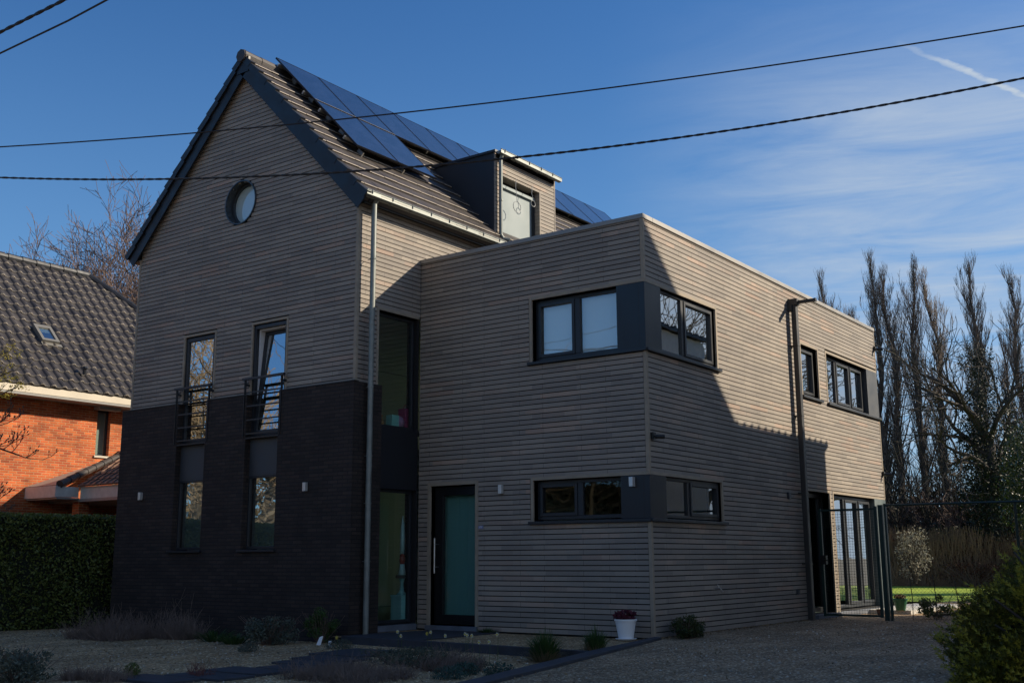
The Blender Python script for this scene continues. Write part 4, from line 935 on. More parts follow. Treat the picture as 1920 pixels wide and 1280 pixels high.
def dup(t, loc, label=None, group=None, rz=0, sc=1):
    r = t.copy(); COL.objects.link(r); r.location = loc; r.rotation_euler = (0, 0, rz); r.scale = (sc, sc, sc*rnd(.97, 1.03))
    if label: r['label'] = label
    if group: r['group'] = group
    for ch in list(t.children):
        c = ch.copy(); COL.objects.link(c); c.parent = r
    return r
# poplars: narrow, many steep limbs
random.seed(11)
def poplar_proto(h, seed, loc, label):
    random.seed(seed)
    t = thing('poplar_tree', label, 'tree', loc, 'bare columnar poplars behind the garden')
    a = MB(); b = MB(); p0 = Vector(loc)
    stem = [p0+Vector((rnd(-.12, .12)*i*.5, rnd(-.12, .12)*i*.5, h*i/8)) for i in range(9)]
    tr = MB(); tr.tube(stem, [.27*(1-i/8)**.8+.02 for i in range(9)], 8); tr.build('trunk', BARK, t)
    n = 110
    for i in range(n):
        f = .10+.88*(i/n)**.95; z = f*h; k = min(int(f*8), 7); o = stem[k].lerp(stem[k+1], f*8-k)
        an = rnd(0, 6.28); e = math.radians(rnd(10, 27)); ln = (.6+.95*math.sin(math.pi*min(1, f*1.05)**.8))*rnd(1.6, 3.0)*(h/21)*(1 if f < .85 else .6)
        d = Vector((math.cos(an)*math.sin(e), math.sin(an)*math.sin(e), math.cos(e)))
        pts = [o]; rs = [rnd(.03, .075)*(1.15-f)+.012]; q = o.copy(); dd = d.copy(); m = 6
        for s in range(m):
            dd = (dd+Vector((rnd(-1, 1), rnd(-1, 1), .25))*.10).normalized(); q = q+dd*ln/m; pts.append(q.copy()); rs.append(max(rs[0]*(1-(s+1)/m*.85), .007))
        a.tube(pts, rs, 4, False)
        for s in range(int(11*ln/2.4)+4):
            tt = rnd(.15, 1); kk = min(int(tt*m), m-1); oo = pts[kk].lerp(pts[kk+1], tt*m-kk); an = rnd(0, 6.28); e = math.radians(rnd(6, 28))
            d2 = (Vector((math.cos(an)*math.sin(e), math.sin(an)*math.sin(e), math.cos(e)))).normalized(); l2 = rnd(.35, .95)
            e1 = oo+d2*l2*.5+Vector((rnd(-.04, .04), rnd(-.04, .04), 0)); e2 = oo+d2*l2+Vector((rnd(-.03, .03), rnd(-.03, .03), .08))
            b.tube([oo, e1, e2], [.011, .008, .005], 3, False)
            for w_ in range(2):
                q1 = oo.lerp(e2, rnd(.3, .9)); b.tube([q1, q1+Vector((rnd(-.12, .12), rnd(-.12, .12), rnd(.2, .4)))], [.007, .005], 3, False)
    a.build('limbs', BARK, t); b.build('crown', TWIGP, t)
    return t
pr = [poplar_proto(21.6, 1, (-15.3, 60, -.1), 'tall bare poplar nearest the corner of the house, its top split in two'),
      poplar_proto(21.0, 2, (-13.2, 61, -.1), 'bare poplar second from the corner of the house'),
      poplar_proto(20.2, 3, (-9.1, 60, -.1), 'broad-topped bare poplar standing just right of the dark ivy tree')]
PG = 'bare columnar poplars behind the garden'
dup(pr[1], (-14.5, 60.6, -.1), 'second stem of the poplar beside the house corner', PG, 2.1, .98)
dup(pr[0], (-11.7, 60.5, -.1), 'slender bare poplar directly left of the dark ivy tree', PG, 1.3, .93)
dup(pr[2], (-6.45, 60, -.1), 'rightmost tall poplar at the edge of the photo', PG, 2.7, .96)
dup(pr[1], (-7.9, 63, -.1), 'short thin poplar between the broad one and the rightmost', PG, 4.0, .74)
dup(pr[0], (-22.3, 70, -.1), 'far bare poplar peeping over the flat roof, leftmost of its row', PG, .6, 1.06)
dup(pr[1], (-21.3, 70, -.1), 'far bare poplar over the flat roof, lower one in the middle', PG, 5.0, .93)
dup(pr[2], (-20.3, 70, -.1), 'far bare poplar over the flat roof, rightmost of its row', PG, 3.1, 1.0)
dup(pr[1], (-16.75, 60, -.1), 'low poplar tip just above the far end of the flat roof', PG, 1.9, .86)
dup(pr[2], (-10.3, 66, -.1), 'poplar half hidden behind the crown of the ivy tree', PG, .9, .84)
dup(pr[0], (-5.2, 62, -.1), 'poplar cut by the right edge of the photo', PG, 2.2, .82)

GEN = dict(seg=5, wob=.16, up=.03, taper=.35, rmin=.006, rtw=.022, kids=[5, 5, 5, 4], t0=.25, ang=(22, 50), rr=(.5, .72), lr=(.5, .72), trunk=.22, main=.62, extra=4, eang=(20, 45), elen=(.5, .65))
# tree behind the left neighbour
random.seed(21)
bare_tree('broadleaf_tree', 'big bare spreading tree between the brick roof and the gable', 'tree', (-43.9, 25, -.1), 16.3, dict(GEN, kids=[6, 6, 5, 5, 4], t0=.3, wob=.17, up=.05, seg=4, extra=5, eang=(12, 36), elen=(.6, .78), lr=(.45, .62), rmin=.013, rtw=.035, ang=(20, 50)), (BARKL, TWIG), rad=.34)
# dark ivy-clad tree in the back garden
def leaves(p, c, R, n, size, squash=1., clump=None, flat=.0):
    """leaf faces spread through an ellipsoid, denser in clumps"""
    cl = clump or 1; cs = []
    for i in range(cl):
        while True:
            q = Vector((rnd(-1, 1), rnd(-1, 1), rnd(-1, 1)))
            if q.length < 1: break
        cs.append(q)
    for i in range(n):
        q = random.choice(cs) if clump else Vector((0, 0, 0)); sp = .30 if clump else 1
        while True:
            o = Vector((rnd(-1, 1), rnd(-1, 1), rnd(-1, 1)))
            if o.length < 1: break
        q = q*(.85 if clump else 0)+o*sp
        P = Vector((c[0]+q.x*R[0], c[1]+q.y*R[1], c[2]+q.z*R[2]))
        a = Vector((rnd(-1, 1), rnd(-1, 1), rnd(-1, 1)*(1-flat))).normalized(); b = a.cross(Vector((rnd(-1, 1), rnd(-1, 1), rnd(-1, 1)))).normalized(); s = size*rnd(.6, 1.3)
        p.quad(P-a*s, P+b*s*.45, P+a*s, P-b*s*.45)
IVY = leaf_mat('ivy_leaf', (.012, .02, .008), (.03, .042, .018), .55, .1, .35)
HOLLY = leaf_mat('holly_leaf', (.018, .035, .012), (.06, .085, .03), .42, .15, .5)
HEDGE = leaf_mat('hedge_leaf', (.055, .085, .02), (.15, .17, .035), .5, .2)
YEW = leaf_mat('yew_needle', (.06, .062, .008), (.15, .14, .018), .5, .3)
YEWT = leaf_mat('yew_young_needle', (.30, .28, .03), (.42, .36, .04), .5, .3)
BLOS = leaf_mat('white_blossom', (.34, .31, .2), (.5, .46, .33), .7, .3)
YLEAF = leaf_mat('yellow_young_leaf', (.22, .19, .03), (.34, .28, .05), .6, .4)
random.seed(31)
iv = bare_tree('ivy_tree', 'dark crooked tree thick with ivy between the poplars', 'tree', (-3.0, 34.6, -.1), 11.6, dict(GEN, wob=.34, up=.03, kids=[5, 5, 4], trunk=.5, extra=4, eang=(20, 55), elen=(.4, .6), rmin=.012), (BARK, BARK), rad=.26)
p = MB(); leaves(p, (-3.0, 34.6, 4.2), (1.6, 1.5, 4.4), 15000, .065, clump=70); leaves(p, (-3.2, 34.6, 8.6), (.8, .8, 1.6), 1500, .06, clump=20); p.build('ivy', IVY, iv)
random.seed(33)
ev = thing('holly_tree', 'glossy evergreen bush-like tree at the right edge behind the fence', 'tree', (.2, 26, 0))
p = MB(); p.tube([(.2, 26, -.2), (.2, 26, 4)], [.12, .05], 8); p.build('trunk', BARK, ev)
p = MB(); leaves(p, (.55, 26, 3.3), (1.5, 1.5, 2.6), 12000, .06, clump=110); p.build('crown', HOLLY, ev)
# far thicket as one mass
random.seed(35)
p = MB()
for i in range(620):
    x = rnd(-19, 5); y = rnd(36, 52); h = rnd(3, 8.5); q = Vector((x, y, -.1)); d = Vector((rnd(-.25, .25), rnd(-.25, .25), 1)); pts = [q.copy()]
    for k in range(5): d = (d+Vector((rnd(-.2, .2), rnd(-.2, .2), 0))).normalized(); q = q+d*h/5; pts.append(q.copy())
    p.tube(pts, [.05, .045, .035, .028, .02, .012], 3, False)
    for k in range(16):
        o = pts[random.randint(1, 4)]; e = o+Vector((rnd(-1, 1), rnd(-1, 1), rnd(.2, 1.3))); p.tube([o, o.lerp(e, .5)+Vector((0, 0, rnd(-.1, .1))), e], [.016, .012, .008], 3, False)
leaves(p, (-7, 44, 1.8), (12, 6, 2.8), 16000, .16, clump=260)
tag(p.build('thicket', leaf_mat('thicket_brown', (.022, .020, .014), (.05, .045, .03), .9, .1)), 'dark tangle of bare undergrowth at the foot of the poplars', 'undergrowth', kind='stuff')
random.seed(36)
for (x, y, h, lb) in ((-4.9, 36.5, 4.2, 'dark scrubby tree left of the ivy tree'), (-.9, 36.5, 6.8, 'dark scrubby tree right of the ivy tree'), (-7.2, 40, 4.2, 'scrubby bare tree nearest the house corner')):
    s = bare_tree('scrub_tree', lb, 'tree', (x, y, -.1), h, dict(GEN, wob=.28, kids=[5, 5, 4], rmin=.01), (BARK, TWIG), 'scrubby trees at the end of the garden', rad=.12)
    p = MB(); leaves(p, (x, y, h*.36), (1.3, 1.2, h*.36), 3200, .09, clump=34); p.build('ivy', IVY, s)
# brown winter hedge at the end of the lawn
random.seed(37)
p = MB()
for i in range(6500):
    x = rnd(-14, 4); y = rnd(33.2, 34.2); h = rnd(1.1, 2.3)+.35*math.sin(x*1.7)*math.sin(x*.6); t = Vector((x+rnd(-.6, .6), y+rnd(-.3, .3), h)); p.tube([(x, y, -.1), Vector((x, y, 0)).lerp(t, .55)+Vector((rnd(-.06, .06), 0, 0)), t], [.012, .010, .006], 3, False)
h1 = thing('winter_hedge', 'brown twiggy winter hedge across the end of the lawn', 'hedge', (-2.5, 33.6, 0))
p.build('stems', mat('hedge_stem', (.24, .15, .085), .9, vary=.3, vscale=1), h1)
p = MB(); leaves(p, (-4.5, 33.7, .8), (9.5, .6, 1.0), 12000, .055, clump=300); p.build('leaves', leaf_mat('dry_red_leaf', (.05, .02, .012), (.13, .05, .025), .8, .2), h1)
# blossoming shrub
random.seed(38)
def shrub(name, label, cat, c, R, n, size, m, stems=26, sm=TWIG, clump=None, group=None):
    t = thing(name, label, cat, (c[0], c[1], c[2]-R[2]), group)
    q = MB(); b = Vector((c[0], c[1], c[2]-R[2]-.05))
    for i in range(stems):
        e = Vector((c[0]+rnd(-.9, .9)*R[0], c[1]+rnd(-.9, .9)*R[1], c[2]+rnd(.1, .95)*R[2])); q.tube([b+Vector((rnd(-.1, .1)*R[0], rnd(-.1, .1)*R[1], 0)), b.lerp(e, .5)+Vector((rnd(-.1, .1)*R[0], rnd(-.1, .1)*R[1], 0)), e], [.012*max(R), .008*max(R), .003], 4, False)
    q.build('stems', sm, t); q = MB(); leaves(q, c, R, n, size, clump=clump); q.build('foliage', m, t)
    return t
shrub('flowering_shrub', 'shrub in pale blossom behind the grey corner panel', 'shrub', (-.78, 15.2, 1.25), (.48, .45, .75), 1300, .035, BLOS, 30, BARKL, clump=50)
shrub('garden_shrub', 'small dark shrub behind the chain-link, beside the gate post', 'shrub', (1.9, 7.3, .2), (.32, .3, .25), 900, .03, HEDGE, clump=14)
shrub('garden_shrub', 'reddish low shrub at the far side of the lawn', 'shrub', (-3.4, 32.2, .45), (1.8, .5, .6), 1600, .05, MATS['dry_red_leaf'], clump=30)
shrub('garden_shrub', 'brownish shrub behind the fence, left of the yew', 'shrub', (2.35, 8.6, .25), (.5, .4, .35), 600, .03, MATS['thicket_brown'], clump=20)
for (x, y, h, lb) in ((1.62, 6.75, .75, 'thin stake with a sapling just right of the gate post'), (2.05, 6.7, .8, 'thin stake with a sapling in front of the lawn'), (2.4, 6.8, .7, 'thin stake with a sapling by the yew')):
    p = MB(); p.tube([(x, y, -.1), (x+.02, y, h*.5), (x-.01, y, h)], .008, 5)
    for k in range(7): z = rnd(.2, h); p.tube([(x, y, z), (x+rnd(-.12, .12), y+rnd(-.1, .1), z+rnd(.04, .14))], .003, 3)
    tag(p.build('sapling', BARK), lb, 'sapling')
# left boundary hedge (trimmed)
random.seed(39)
hg = thing('clipped_hedge', 'dark clipped evergreen hedge left of the house', 'hedge', (-12, -4, 0))
p = MB()
a, b = Vector((-10.98, -1.15, 0)), Vector((-12.9, -8.4, 0)); dd = (b-a).normalized(); nn = Vector((dd.y, -dd.x, 0))
if nn.x > 0: nn = -nn
def HP(s, t, z): q = a+dd*s+nn*t; return Vector((q.x, q.y, z))
LH = (b-a).length
p.hexa([HP(.1, .12, -.12), HP(LH, .12, -.12), HP(LH, .9, -.12), HP(.1, .9, -.12), HP(.1, .15, 1.93), HP(LH, .15, 1.93), HP(LH, .85, 1.93), HP(.1, .85, 1.93)])
p.build('stems', mat('hedge_inner', (.006, .01, .005), .95), hg)
p = MB()
def leaf(P, s, nrm=None):
    aa = Vector((rnd(-1, 1), rnd(-1, 1), rnd(-1, 1))).normalized(); bb = aa.cross(Vector((rnd(-1, 1), rnd(-1, 1), rnd(-1, 1)))).normalized()
    p.quad(P-aa*s, P+bb*s*.5, P+aa*s, P-bb*s*.5)
for i in range(26000):
    s = rnd(0, LH); z = rnd(-.1, 1.96); lump = .05*math.sin(s*3.1+z*2.2)+.04*math.sin(s*7.3-z*5)
    leaf(HP(s, .06+lump+rnd(-.07, .07), z), rnd(.02, .04))
for i in range(9000): leaf(HP(rnd(0, LH), rnd(0, .95), 1.95+rnd(-.05, .06)), rnd(.02, .04))
for i in range(3000): leaf(HP(rnd(-.06, .1), rnd(0, .9), rnd(-.1, 1.95)), rnd(.02, .04))
p.build('leaves', HEDGE, hg)
# yew at the right in front
random.seed(41)
yw = thing('yew_shrub', 'large dark green yew shrub filling the lower right corner', 'shrub', (6.6, -4.2, 0))
p = MB()
for i in range(60):
    an = rnd(0, 6.28); e = rnd(.1, 1.1); L2 = rnd(.8, 1.5); p.tube([(6.6, -4.2, -.1), (6.6+math.cos(an)*math.sin(e)*L2*.5, -4.2+math.sin(an)*math.sin(e)*L2*.5, math.cos(e)*L2*.45), (6.6+math.cos(an)*math.sin(e)*L2, -4.2+math.sin(an)*math.sin(e)*L2, math.cos(e)*L2*.95)], [.03, .02, .008], 5, False)
p.build('stems', BARK, yw)
YC, YR = Vector((7.0, -4.2, .0)), (1.60, 1.5, 1.30)
def ysurf(an, cz):
    sr = math.sqrt(max(0, 1-cz*cz)); lump = 1+.10*math.sin(an*4+cz*3)+.07*math.sin(an*9-cz*8)+.05*math.sin(an*17+cz*13)
    return Vector((math.cos(an)*sr*YR[0], math.sin(an)*sr*YR[1], cz*YR[2]))*lump, Vector((math.cos(an)*sr, math.sin(an)*sr, cz))
q = MB(); nu, nv = 40, 16
for j in range(nv+1):
    for i in range(nu):
        P, n_ = ysurf(2*math.pi*i/nu, -.1+1.1*j/nv); P = P*.82+YC; q.v.append((P.x, P.y, max(P.z, -.05)))
for j in range(nv):
    for i in range(nu): q.f.append((j*nu+i, j*nu+(i+1) % nu, (j+1)*nu+(i+1) % nu, (j+1)*nu+i)); q.mi.append(0)
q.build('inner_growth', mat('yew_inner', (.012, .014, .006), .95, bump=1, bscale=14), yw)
def yew_sprays(n, m, r0, r1, seed):
    random.seed(seed); q = MB()
    for i in range(n):
        P, nrm = ysurf(rnd(0, 6.283), rnd(-.1, 1)); c = YC+P*rnd(r0, r1)
        if c.z < -.03 or (c.y > -3.2 and c.x > 7.6): continue
        t0 = (nrm+Vector((rnd(-.7, .7), rnd(-.7, .7), rnd(-.2, .9)))).normalized(); L3 = rnd(.05, .10)
        sd = t0.cross(Vector((rnd(-1, 1), rnd(-1, 1), rnd(-1, 1)))).normalized(); sd2 = t0.cross(sd)
        for k in range(7):
            o = c+t0*L3*k/7; a_ = sd*math.cos(k*2.2)+sd2*math.sin(k*2.2); w_ = .03*(1-k/10)
            e = o+a_*w_+t0*.022; q.tri(o-t0*.006, o+t0*.008, e); e = o-a_*w_+t0*.022; q.tri(o-t0*.006, o+t0*.008, e)
    return q.build('foliage', m, yw)
yew_sprays(34000, YEW, .84, 1.0, 42); yew_sprays(5200, YEWT, .95, 1.04, 43)
# twiggy / tufty garden plants
def tuft(name, label, cat, x, y, z, n, h, spread, m, w=.004, group=None, droop=.35, hv=.4):
    p = MB()
    for i in range(n):
        an = rnd(0, 6.28); r = rnd(0, 1)**.6*spread; L2 = h*rnd(1-hv, 1); b = Vector((x+math.cos(an)*r*.35, y+math.sin(an)*r*.35, z-.02))
        e = Vector((x+math.cos(an)*r*1.2, y+math.sin(an)*r*1.2, z+L2*(1-droop*r/spread))); mid = b.lerp(e, .5)+Vector((0, 0, L2*.16)); s = Vector((-math.sin(an+rnd(-1, 1)), math.cos(an+rnd(-1, 1)), 0))*w
        p.quad(b-s, b+s, mid+s*.8, mid-s*.8); p.tri(mid-s*.8, mid+s*.8, e)
    return tag(p.build(name, m), label, cat, group)
def twiggy(name, label, cat, x, y, z, R, h, n, m, group=None, lm=None, ln=0, ls=.02):
    t = thing(name, label, cat, (x, y, z), group); p = MB()
    for i in range(n):
        an = rnd(0, 6.28); e = rnd(0, 1)**.8; q = Vector((x+rnd(-.6, .6)*R, y+rnd(-.5, .5)*R, z-.03)); d = Vector((math.cos(an)*e*R/h*.8+rnd(-.3, .3), math.sin(an)*e*R/h*.8+rnd(-.3, .3), 1)).normalized(); L2 = h*rnd(.25, 1.1)*(1-.3*e)*(.75+.35*math.sin(an*3+x)); pts = [q.copy()]
        for k in range(4): d = (d+Vector((rnd(-.22, .22), rnd(-.22, .22), 0))).normalized(); q = q+d*L2/4; pts.append(q.copy())
        p.tube(pts, [.004, .0035, .003, .0025, .0015], 3, False)
        for k in range(4):
            o = pts[random.randint(1, 3)]; p.tube([o, o+Vector((rnd(-.09, .09), rnd(-.09, .09), rnd(.03, .14)))], [.0022, .0012], 3, False)
    p.build('twigs', m, t)
    if lm:
        p = MB(); leaves(p, (x, y, z+h*.4), (R*.85, R*.85, h*.5), ln, ls); p.build('foliage', lm, t)
    return t
random.seed(51)
DRY = mat('dry_mauve_stem', (.17, .122, .098), .9, vary=.3, vscale=6)
LAV = leaf_mat('lavender_leaf', (.06, .075, .055), (.12, .135, .10), .7, .2)
STRAW = leaf_mat('straw_blade', (.16, .13, .07), (.22, .17, .09), .8, .3)
GRN = leaf_mat('green_blade', (.03, .07, .02), (.07, .12, .03), .5, .3)
twiggy('dry_perennial', 'wide mauve-brown dead perennial clump left of the brick wall', 'plant', -8.1, -3.2, -.1, 1.05, .55, 1100, DRY)
twiggy('dry_perennial', 'smaller brown dead clump just right of the widest one', 'plant', -7.1, -2.7, -.1, .5, .5, 380, DRY)
twiggy('dry_perennial', 'tall wispy dead stems against the foot of the brick wall', 'plant', -7.7, -2.3, -.1, .6, .9, 60, DRY)
tuft('strap_leaf_plant', 'low green strap-leaved plant below the left gable window', 'plant', -6.2, -2.75, -.1, 130, .24, .42, GRN, .011, 'strap-leaved plants')
tuft('strap_leaf_plant', 'low green strap-leaved plant beside the grey-green bush', 'plant', -5.5, -2.95, -.1, 120, .2, .36, GRN, .011, 'strap-leaved plants')
shrub('grey_shrub', 'grey-green lavender bush below the right gable window', 'shrub', (-4.95, -2.75, .1), (.5, .38, .24), 3000, .022, LAV, 60, clump=40)
shrub('green_shrub', 'mid-green feathery bush near the brick corner', 'shrub', (-4.55, -2.1, .14), (.32, .25, .26), 2600, .017, leaf_mat('feathery_leaf', (.035, .07, .015), (.06, .11, .02), .6, .3), 40, clump=30)
tag((lambda p: (p.hexa([(-4.10, -2.62, -.08), (-4.03, -2.61, -.08), (-4.03, -2.60, -.08), (-4.10, -2.61, -.08), (-4.06, -2.60, .03), (-4.00, -2.59, .05), (-4.00, -2.58, .05), (-4.06, -2.59, .03)]), p.build('plant_tag', WHITE))[1])(MB()), 'white plant label leaning beside the feathery bush', 'plant label')
tag((lambda p: (p.box(-3.72, -3.68, -2.75, -2.73, -.1, .0), p.build('plant_tag', WHITE))[1])(MB()), 'tiny white plant label near the terrace edging', 'plant label')
shrub('cushion_plant', 'small blue-green cushion plant on the gravel near the white label', 'plant', (-3.5, -2.75, -.05), (.22, .18, .09), 900, .013, LAV, 8)
shrub('cushion_plant', 'small dark cushion in the gravel left of the path', 'plant', (-4.2, -3.8, -.05), (.16, .14, .07), 600, .013, LAV, 8)
tuft('grass_clump', 'taller green grass clump in front of the cladding', 'grass clump', .0, -2.75, -.1, 420, .50, .26, GRN, .005, 'grass clumps', .45)
tuft('dry_grass_clump', 'straw-coloured skirt of dead grass under the taller clump', 'grass clump', .02, -2.8, -.1, 300, .26, .34, STRAW, .005, None, .6)
tuft('grass_clump', 'smaller grass clump nearer the stone kerb', 'grass clump', .26, -2.0, -.05, 320, .42, .2, GRN, .005, 'grass clumps', .45)
tuft('dry_grass_clump', 'straw-coloured dead grass under the smaller clump', 'grass clump', .27, -2.03, -.05, 200, .22, .26, STRAW, .005, None, .6)
twiggy('dry_perennial', 'greyish dead twig mound in the middle foreground', 'plant', -.6, -5.5, -.1, .95, .30, 800, DRY)
twiggy('dry_perennial', 'brown twig mound behind the grey one, beside the daffodils', 'plant', -.2, -4.3, -.1, .5, .3, 330, DRY)
shrub('grey_shrub', 'low dark grey-green mat under the daffodils', 'shrub', (-.85, -4.1, -.02), (.95, .55, .14), 4200, .017, leaf_mat('grey_mat_leaf', (.05, .06, .04), (.10, .11, .07), .7, .2), 40, clump=40)
for (x, y, s, lb) in ((.55, -4.4, .2, 'teal cushion plant nearest the stone kerb'), (.3, -4.95, .22, 'teal cushion plant lowest in the photo by the kerb'), (.15, -4.5, .18, 'teal cushion plant beside the daffodil bed')):
    shrub('cushion_plant', lb, 'plant', (x, y, -.05), (s, s*.8, .09), 1100, .013, leaf_mat('teal_leaf', (.03, .07, .055), (.05, .10, .08), .6, .2) if 'teal_leaf' not in MATS else MATS['teal_leaf'], 8)
# narcissus flowers
random.seed(53)
FL = [(-1.75, -4.55), (-1.55, -3.7), (-1.45, -3.75), (-1.2, -3.55), (-1.1, -3.6), (-.95, -3.5), (-.72, -3.4), (-.5, -3.55), (-.45, -3.7), (-.35, -3.6), (-.2, -3.6), (-.12, -3.55)]
pw = mat('petal_white', (.8, .78, .62), .6); py_ = mat('petal_yellow', (.65, .5, .08), .6)
for i, (x, y) in enumerate(FL):
    z = rnd(.16, .26); t = thing('narcissus', None, 'flower', (x, y, -.1), 'small white narcissi in the foreground bed')
    t['label'] = 'small white and yellow narcissus in the bed in front of the terrace'
    p = MB(); p.tube([(x, y, -.1), (x+.01, y, z)], .003, 4, False); p.build('stem', GRN, t)
    p = MB()
    for k in range(6):
        a = k*math.pi/3; p.tri((x+.01, y-.012, z), (x+.01+.024*math.cos(a-.3), y-.018, z+.024*math.sin(a-.3)), (x+.01+.024*math.cos(a+.3), y-.018, z+.024*math.sin(a+.3)))
    p.build('petals', py_ if i in (0, 3) else pw, t)
    p = MB(); p.tube([(x+.01, y-.012, z), (x+.01, y-.03, z-.002)], [.006, .011], 7); p.build('trumpet', py_, t)
# left foreground plants
random.seed(55)
shrub('grey_shrub', 'spiky grey-green bush cut by the lower left corner', 'shrub', (-3.25, -7.7, .06), (.42, .4, .22), 2600, .022, LAV, 40, clump=30)
shrub('box_ball', 'small round dark green plant in the gravel, lower left', 'plant', (-2.6, -6.75, -.03), (.09, .09, .09), 700, .012, HEDGE, 6)
twiggy('dry_perennial', 'low brown dead clump beside the small round plant', 'plant', -2.5, -7.1, -.1, .3, .18, 150, DRY)
twiggy('dry_perennial', 'low mauve clump right of the spiky corner bush', 'plant', -2.95, -7.2, -.1, .2, .14, 120, DRY)
twiggy('dry_perennial', 'sparse reddish stems near the path slabs, lower left', 'plant', -2.05, -6.3, -.1, .2, .26, 26, mat('red_stem', (.14, .05, .04), .8))
# shrubs by the house
shrub('box_shrub', 'rounded olive shrub at the foot of the house corner', 'shrub', (.30, .48, .13), (.22, .36, .2), 3600, .018, leaf_mat('olive_leaf', (.03, .045, .012), (.065, .08, .02), .5, .25), 40, clump=50)
tuft('weed_tuft', 'small green weed tuft right of the front door', 'plant', -2.85, -.18, -.01, 150, .12, .2, GRN, .006)
random.seed(57)
pot = thing('flower_pot', 'white plastic plant pot with dark purple foliage at the house corner', 'plant pot', (-.27, -.33, 0))
p = MB(); p.lathe(-.27, -.33, [(.10, .012), (.105, .02), (.148, .26), (.162, .26), (.162, .285), (.14, .285), (.13, .23)], 32); p.build('pot', WHITE, pot, smooth=False)
p = MB(); p.lathe(-.27, -.33, [(.13, .0), (.155, .02), (.15, .022), (.10, .013)], 32); p.build('saucer', WHITE, pot)
p = MB(); leaves(p, (-.27, -.33, .32), (.17, .17, .09), 1500, .022, clump=30); p.build('foliage', leaf_mat('purple_leaf', (.07, .012, .025), (.17, .035, .055), .5, .2), pot)
gp = thing('green_pot', 'small green pot with a red plant on the sunny patio', 'plant pot', (.75, 8.9, 0))
p = MB(); p.lathe(.75, 8.9, [(.09, .07), (.14, .28), (.15, .28), (.15, .30), (.12, .30)], 20); p.build('pot', mat('pot_green', (.02, .12, .06), .35), gp)
p = MB(); leaves(p, (.75, 8.9, .33), (.13, .13, .06), 300, .02); p.build('foliage', MATS['dry_red_leaf'], gp)
p = MB(); p.lathe(.5, 8.35, [(.05, .0), (.065, .11), (.055, .11)], 14); tag(p.build('small_pot', mat('pot_brown', (.06, .03, .025), .6)), 'tiny brown pot left of the green one on the patio', 'plant pot')
# magnolia and the yellow-leaved tree at the left edge (their trunks stand outside the frame)
random.seed(61)
def arch(p, pts, r0, r1):
    n = 10; V = [Vector(q) for q in pts]; out = []
    for i in range(n+1):
        t = i/n*(len(V)-1); k = min(int(t), len(V)-2); out.append(V[k].lerp(V[k+1], t-k))
    p.tube(out, [r0+(r1-r0)*i/n for i in range(n+1)], 5, False); return out
mg = thing('magnolia_tree', 'bare magnolia branches with buds reaching in at the left edge, lower', 'tree', (-14.2, -4.6, -.1))
p = MB(); p.tube([(-14.2, -4.6, -.2), (-14.2, -4.5, 1.2), (-14.1, -4.3, 2.6)], [.12, .1, .07], 8); p.build('trunk', BARK, mg)
p = MB(); bd = MB()
def sprig(o, d, L2, r, dep):
    q = Vector(o); d = Vector(d).normalized(); pts = [q.copy()]
    for k in range(4): d = (d+Vector((rnd(-.2, .2), rnd(-.2, .2), rnd(-.08, .2)))).normalized(); q = q+d*L2/4; pts.append(q.copy())
    p.tube(pts, [r*(1-k*.15) for k in range(5)], 5, False)
    if dep == 0 or rnd(0, 1) < .5:
        e = q+d*.035; bd.tube([q, q.lerp(e, .5), e+d*.02], [.006, .015, .003], 6)
    if dep > 0:
        for k in range(3):
            i = random.randint(1, 4); sprig(pts[i], d+Vector((rnd(-.6, .6), rnd(-.6, .6), rnd(-.25, .7))), L2*rnd(.45, .7), r*.7, dep-1)
for (pts, r) in (([(-14.1, -4.3, 2.4), (-13.6, -3.6, 3.0), (-13.0, -2.9, 3.35), (-13.0, -2.3, 3.2)], .03), ([(-14.1, -4.3, 2.0), (-13.6, -3.6, 2.1), (-13.0, -2.85, 2.2)], .025), ([(-14.1, -4.3, 2.5), (-13.6, -3.5, 3.5), (-13.0, -2.8, 3.75)], .025), ([(-14.1, -4.3, 1.6), (-13.4, -3.4, 1.75), (-13.0, -2.9, 1.9)], .02)):
    out = arch(p, pts, r, r*.5); d = Vector(pts[-1])-Vector(pts[-2])
    for k in (5, 6, 7, 8, 9, 10): sprig(out[k], d+Vector((rnd(-.5, .5), rnd(-.3, .5), rnd(-.1, .7))), rnd(.3, .5), r*.35, 2)
p.build('limbs', BARK, mg); bd.build('buds', mat('bud_brown', (.08, .06, .045), .7), mg)
yt = thing('yellow_leaf_tree', 'tree tips in yellow-green young leaf at the left edge, below the tiled roof', 'tree', (-6.6, -8.4, -.1))
p = MB(); p.tube([(-6.6, -8.4, -.2), (-6.5, -8.3, 1.6), (-6.2, -8.1, 2.9)], [.08, .06, .04], 8); p.build('trunk', BARKL, yt)
p = MB(); bd = MB(); lf = MB()
for (pts, r) in (([(-6.2, -8.1, 2.6), (-5.0, -7.8, 3.0), (-4.0, -7.6, 3.25)], .016), ([(-6.2, -8.1, 2.8), (-5.0, -7.8, 3.25), (-4.05, -7.6, 3.5)], .014), ([(-6.2, -8.1, 2.4), (-4.9, -7.7, 2.85), (-3.85, -7.6, 3.05)], .014)):
    out = arch(p, pts, r, r*.5); d = Vector(pts[-1])-Vector(pts[-2])
    for k in range(5, 11):
        sprig(out[k], d+Vector((rnd(-.4, .4), rnd(-.4, .4), rnd(-.3, .5))), rnd(.10, .2), r*.3, 2); leaves(lf, out[k], (.15, .15, .11), 90, .014, clump=9)
p.build('limbs', BARKL, yt); lf.build('crown', YLEAF, yt)
# climber twigs on the neighbour's porch
random.seed(63)
twiggy('climber', 'pale bare climber around the brick pier of the porch', 'climber', -16.4, 1.3, 1.4, .5, 1.2, 45, mat('pale_twig', (.4, .33, .22), .8))
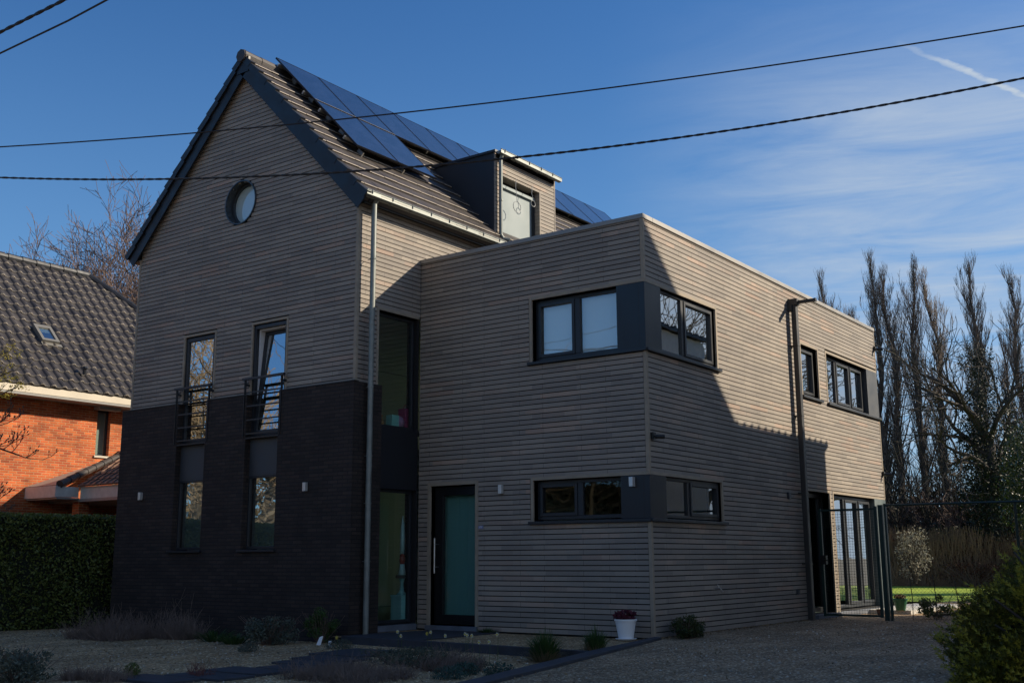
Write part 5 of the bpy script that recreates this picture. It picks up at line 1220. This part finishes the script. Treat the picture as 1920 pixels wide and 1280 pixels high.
# trees across the street and beyond the neighbour: outside the frame, mirrored in the panes
random.seed(71)
RG = dict(GEN, kids=[5, 5, 4], rmin=.014, rtw=.04, elen=(.6, .8), wob=.22)
rt = bare_tree('street_tree', 'bare tree across the street, mirrored in the gable windows', 'tree', (-21, -13.5, -.1), 9, RG, (BARKL, mat('sunny_twig', (.26, .19, .11), .85, vary=.2)), 'trees outside the frame', rad=.2)
for (x, y, s, rz) in ((-25, -17, 1.1, 1), (-31, -16, 1.2, 2), (-27, -22, 1.3, 3.2), (-20, -20, 1.0, 4.4), (-36, -23, 1.3, 5)):
    dup(rt, (x, y, -.1), 'bare tree across the street, mirrored in the gable windows', 'trees outside the frame', rz, s)
for (x, y, s, rz) in ((13, 27, 1.25, .5), (16.5, 30, 1.4, 2.5), (19, 37, 1.6, 1.2), (11.5, 30, 1.1, 3.3)):
    dup(rt, (x, y, -.1), 'bare tree beyond the right-hand neighbour, mirrored in the corner window', 'trees mirrored from the back', rz, s)
p = MB(); leaves(p, (-44, -32, 1.8), (28, 3, 3.0), 24000, .22, clump=500); tag(p.build('street_shrubbery', leaf_mat('sunny_brown', (.15, .11, .05), (.22, .17, .08), .9, .2)), 'brown shrubbery across the street, mirrored low in the gable windows', 'shrubbery', kind='stuff')

random.seed(81)
be = thing('evergreen_hedge', 'tall dark hedge across the street, mirrored in the lower front windows', 'hedge', (-20, -31, 0))
p = MB(); p.box(-31, 30, -32.5, -31, -.2, 4.6); p.build('stems', MATS['hedge_inner'], be)
p = MB()
for i in range(15000):
    P = Vector((rnd(-31, 30), -31+rnd(0, .35), rnd(-.1, 4.9))); leaf(P, rnd(.1, .2))
p.build('leaves', mat('hedge_brown_leaf', (.022, .018, .011), .8, vary=.4, vscale=.8), be)
# loose litter on the gravel: dead leaves and bigger stones, each spread one mass
random.seed(91)
p = MB()
for i in range(1400):
    x = rnd(.3, 6.5); y = rnd(-9, 6)
    if x < .25 - y*.3 + .1 and y < 0: x += 1.0
    leaf(Vector((x, y, .012)), rnd(.008, .02))
for i in range(1500): leaf(Vector((rnd(-11, 1.2), rnd(-8.5, -2.1), -.088)), rnd(.008, .022))
for i in range(700): leaf(Vector((rnd(-.1, .25)*rnd(0, 1)+.02, rnd(0, 7.5), .01)), rnd(.01, .025))
tag(p.build('leaf_litter', leaf_mat('litter', (.10, .07, .04), (.3, .22, .13), .8, .1)), 'dead leaves and bits scattered over the gravel', 'leaf litter', kind='stuff')
p = MB()
for i in range(2600):
    if i % 2: x, y, z = rnd(.9, 6.2), rnd(-8.5, 6.2), .0
    else: x, y, z = rnd(-11, .8), rnd(-8.5, -2.5), -.1
    if z == 0 and y < 0 and x < .35-y*.32: continue
    r = rnd(.007, .02); b = len(p.v)
    for (a, c, e) in ((1, 0, 0), (0, 1, 0), (-1, 0, 0), (0, -1, 0), (0, 0, .75), (0, 0, -.3)): p.v.append((x+a*r*rnd(.7, 1.3), y+c*r*rnd(.7, 1.3), z+r*.25+e*r*rnd(.7, 1.2)))
    for f_ in ((0, 1, 4), (1, 2, 4), (2, 3, 4), (3, 0, 4), (1, 0, 5), (2, 1, 5), (3, 2, 5), (0, 3, 5)): p.f.append(tuple(b+k for k in f_)); p.mi.append(0)
tag(p.build('loose_gravel', leaf_mat('stone_chip', (.12, .10, .075), (.6, .53, .42), .8, 0)), 'larger pale stones lying loose on the gravel', 'gravel', kind='stuff')
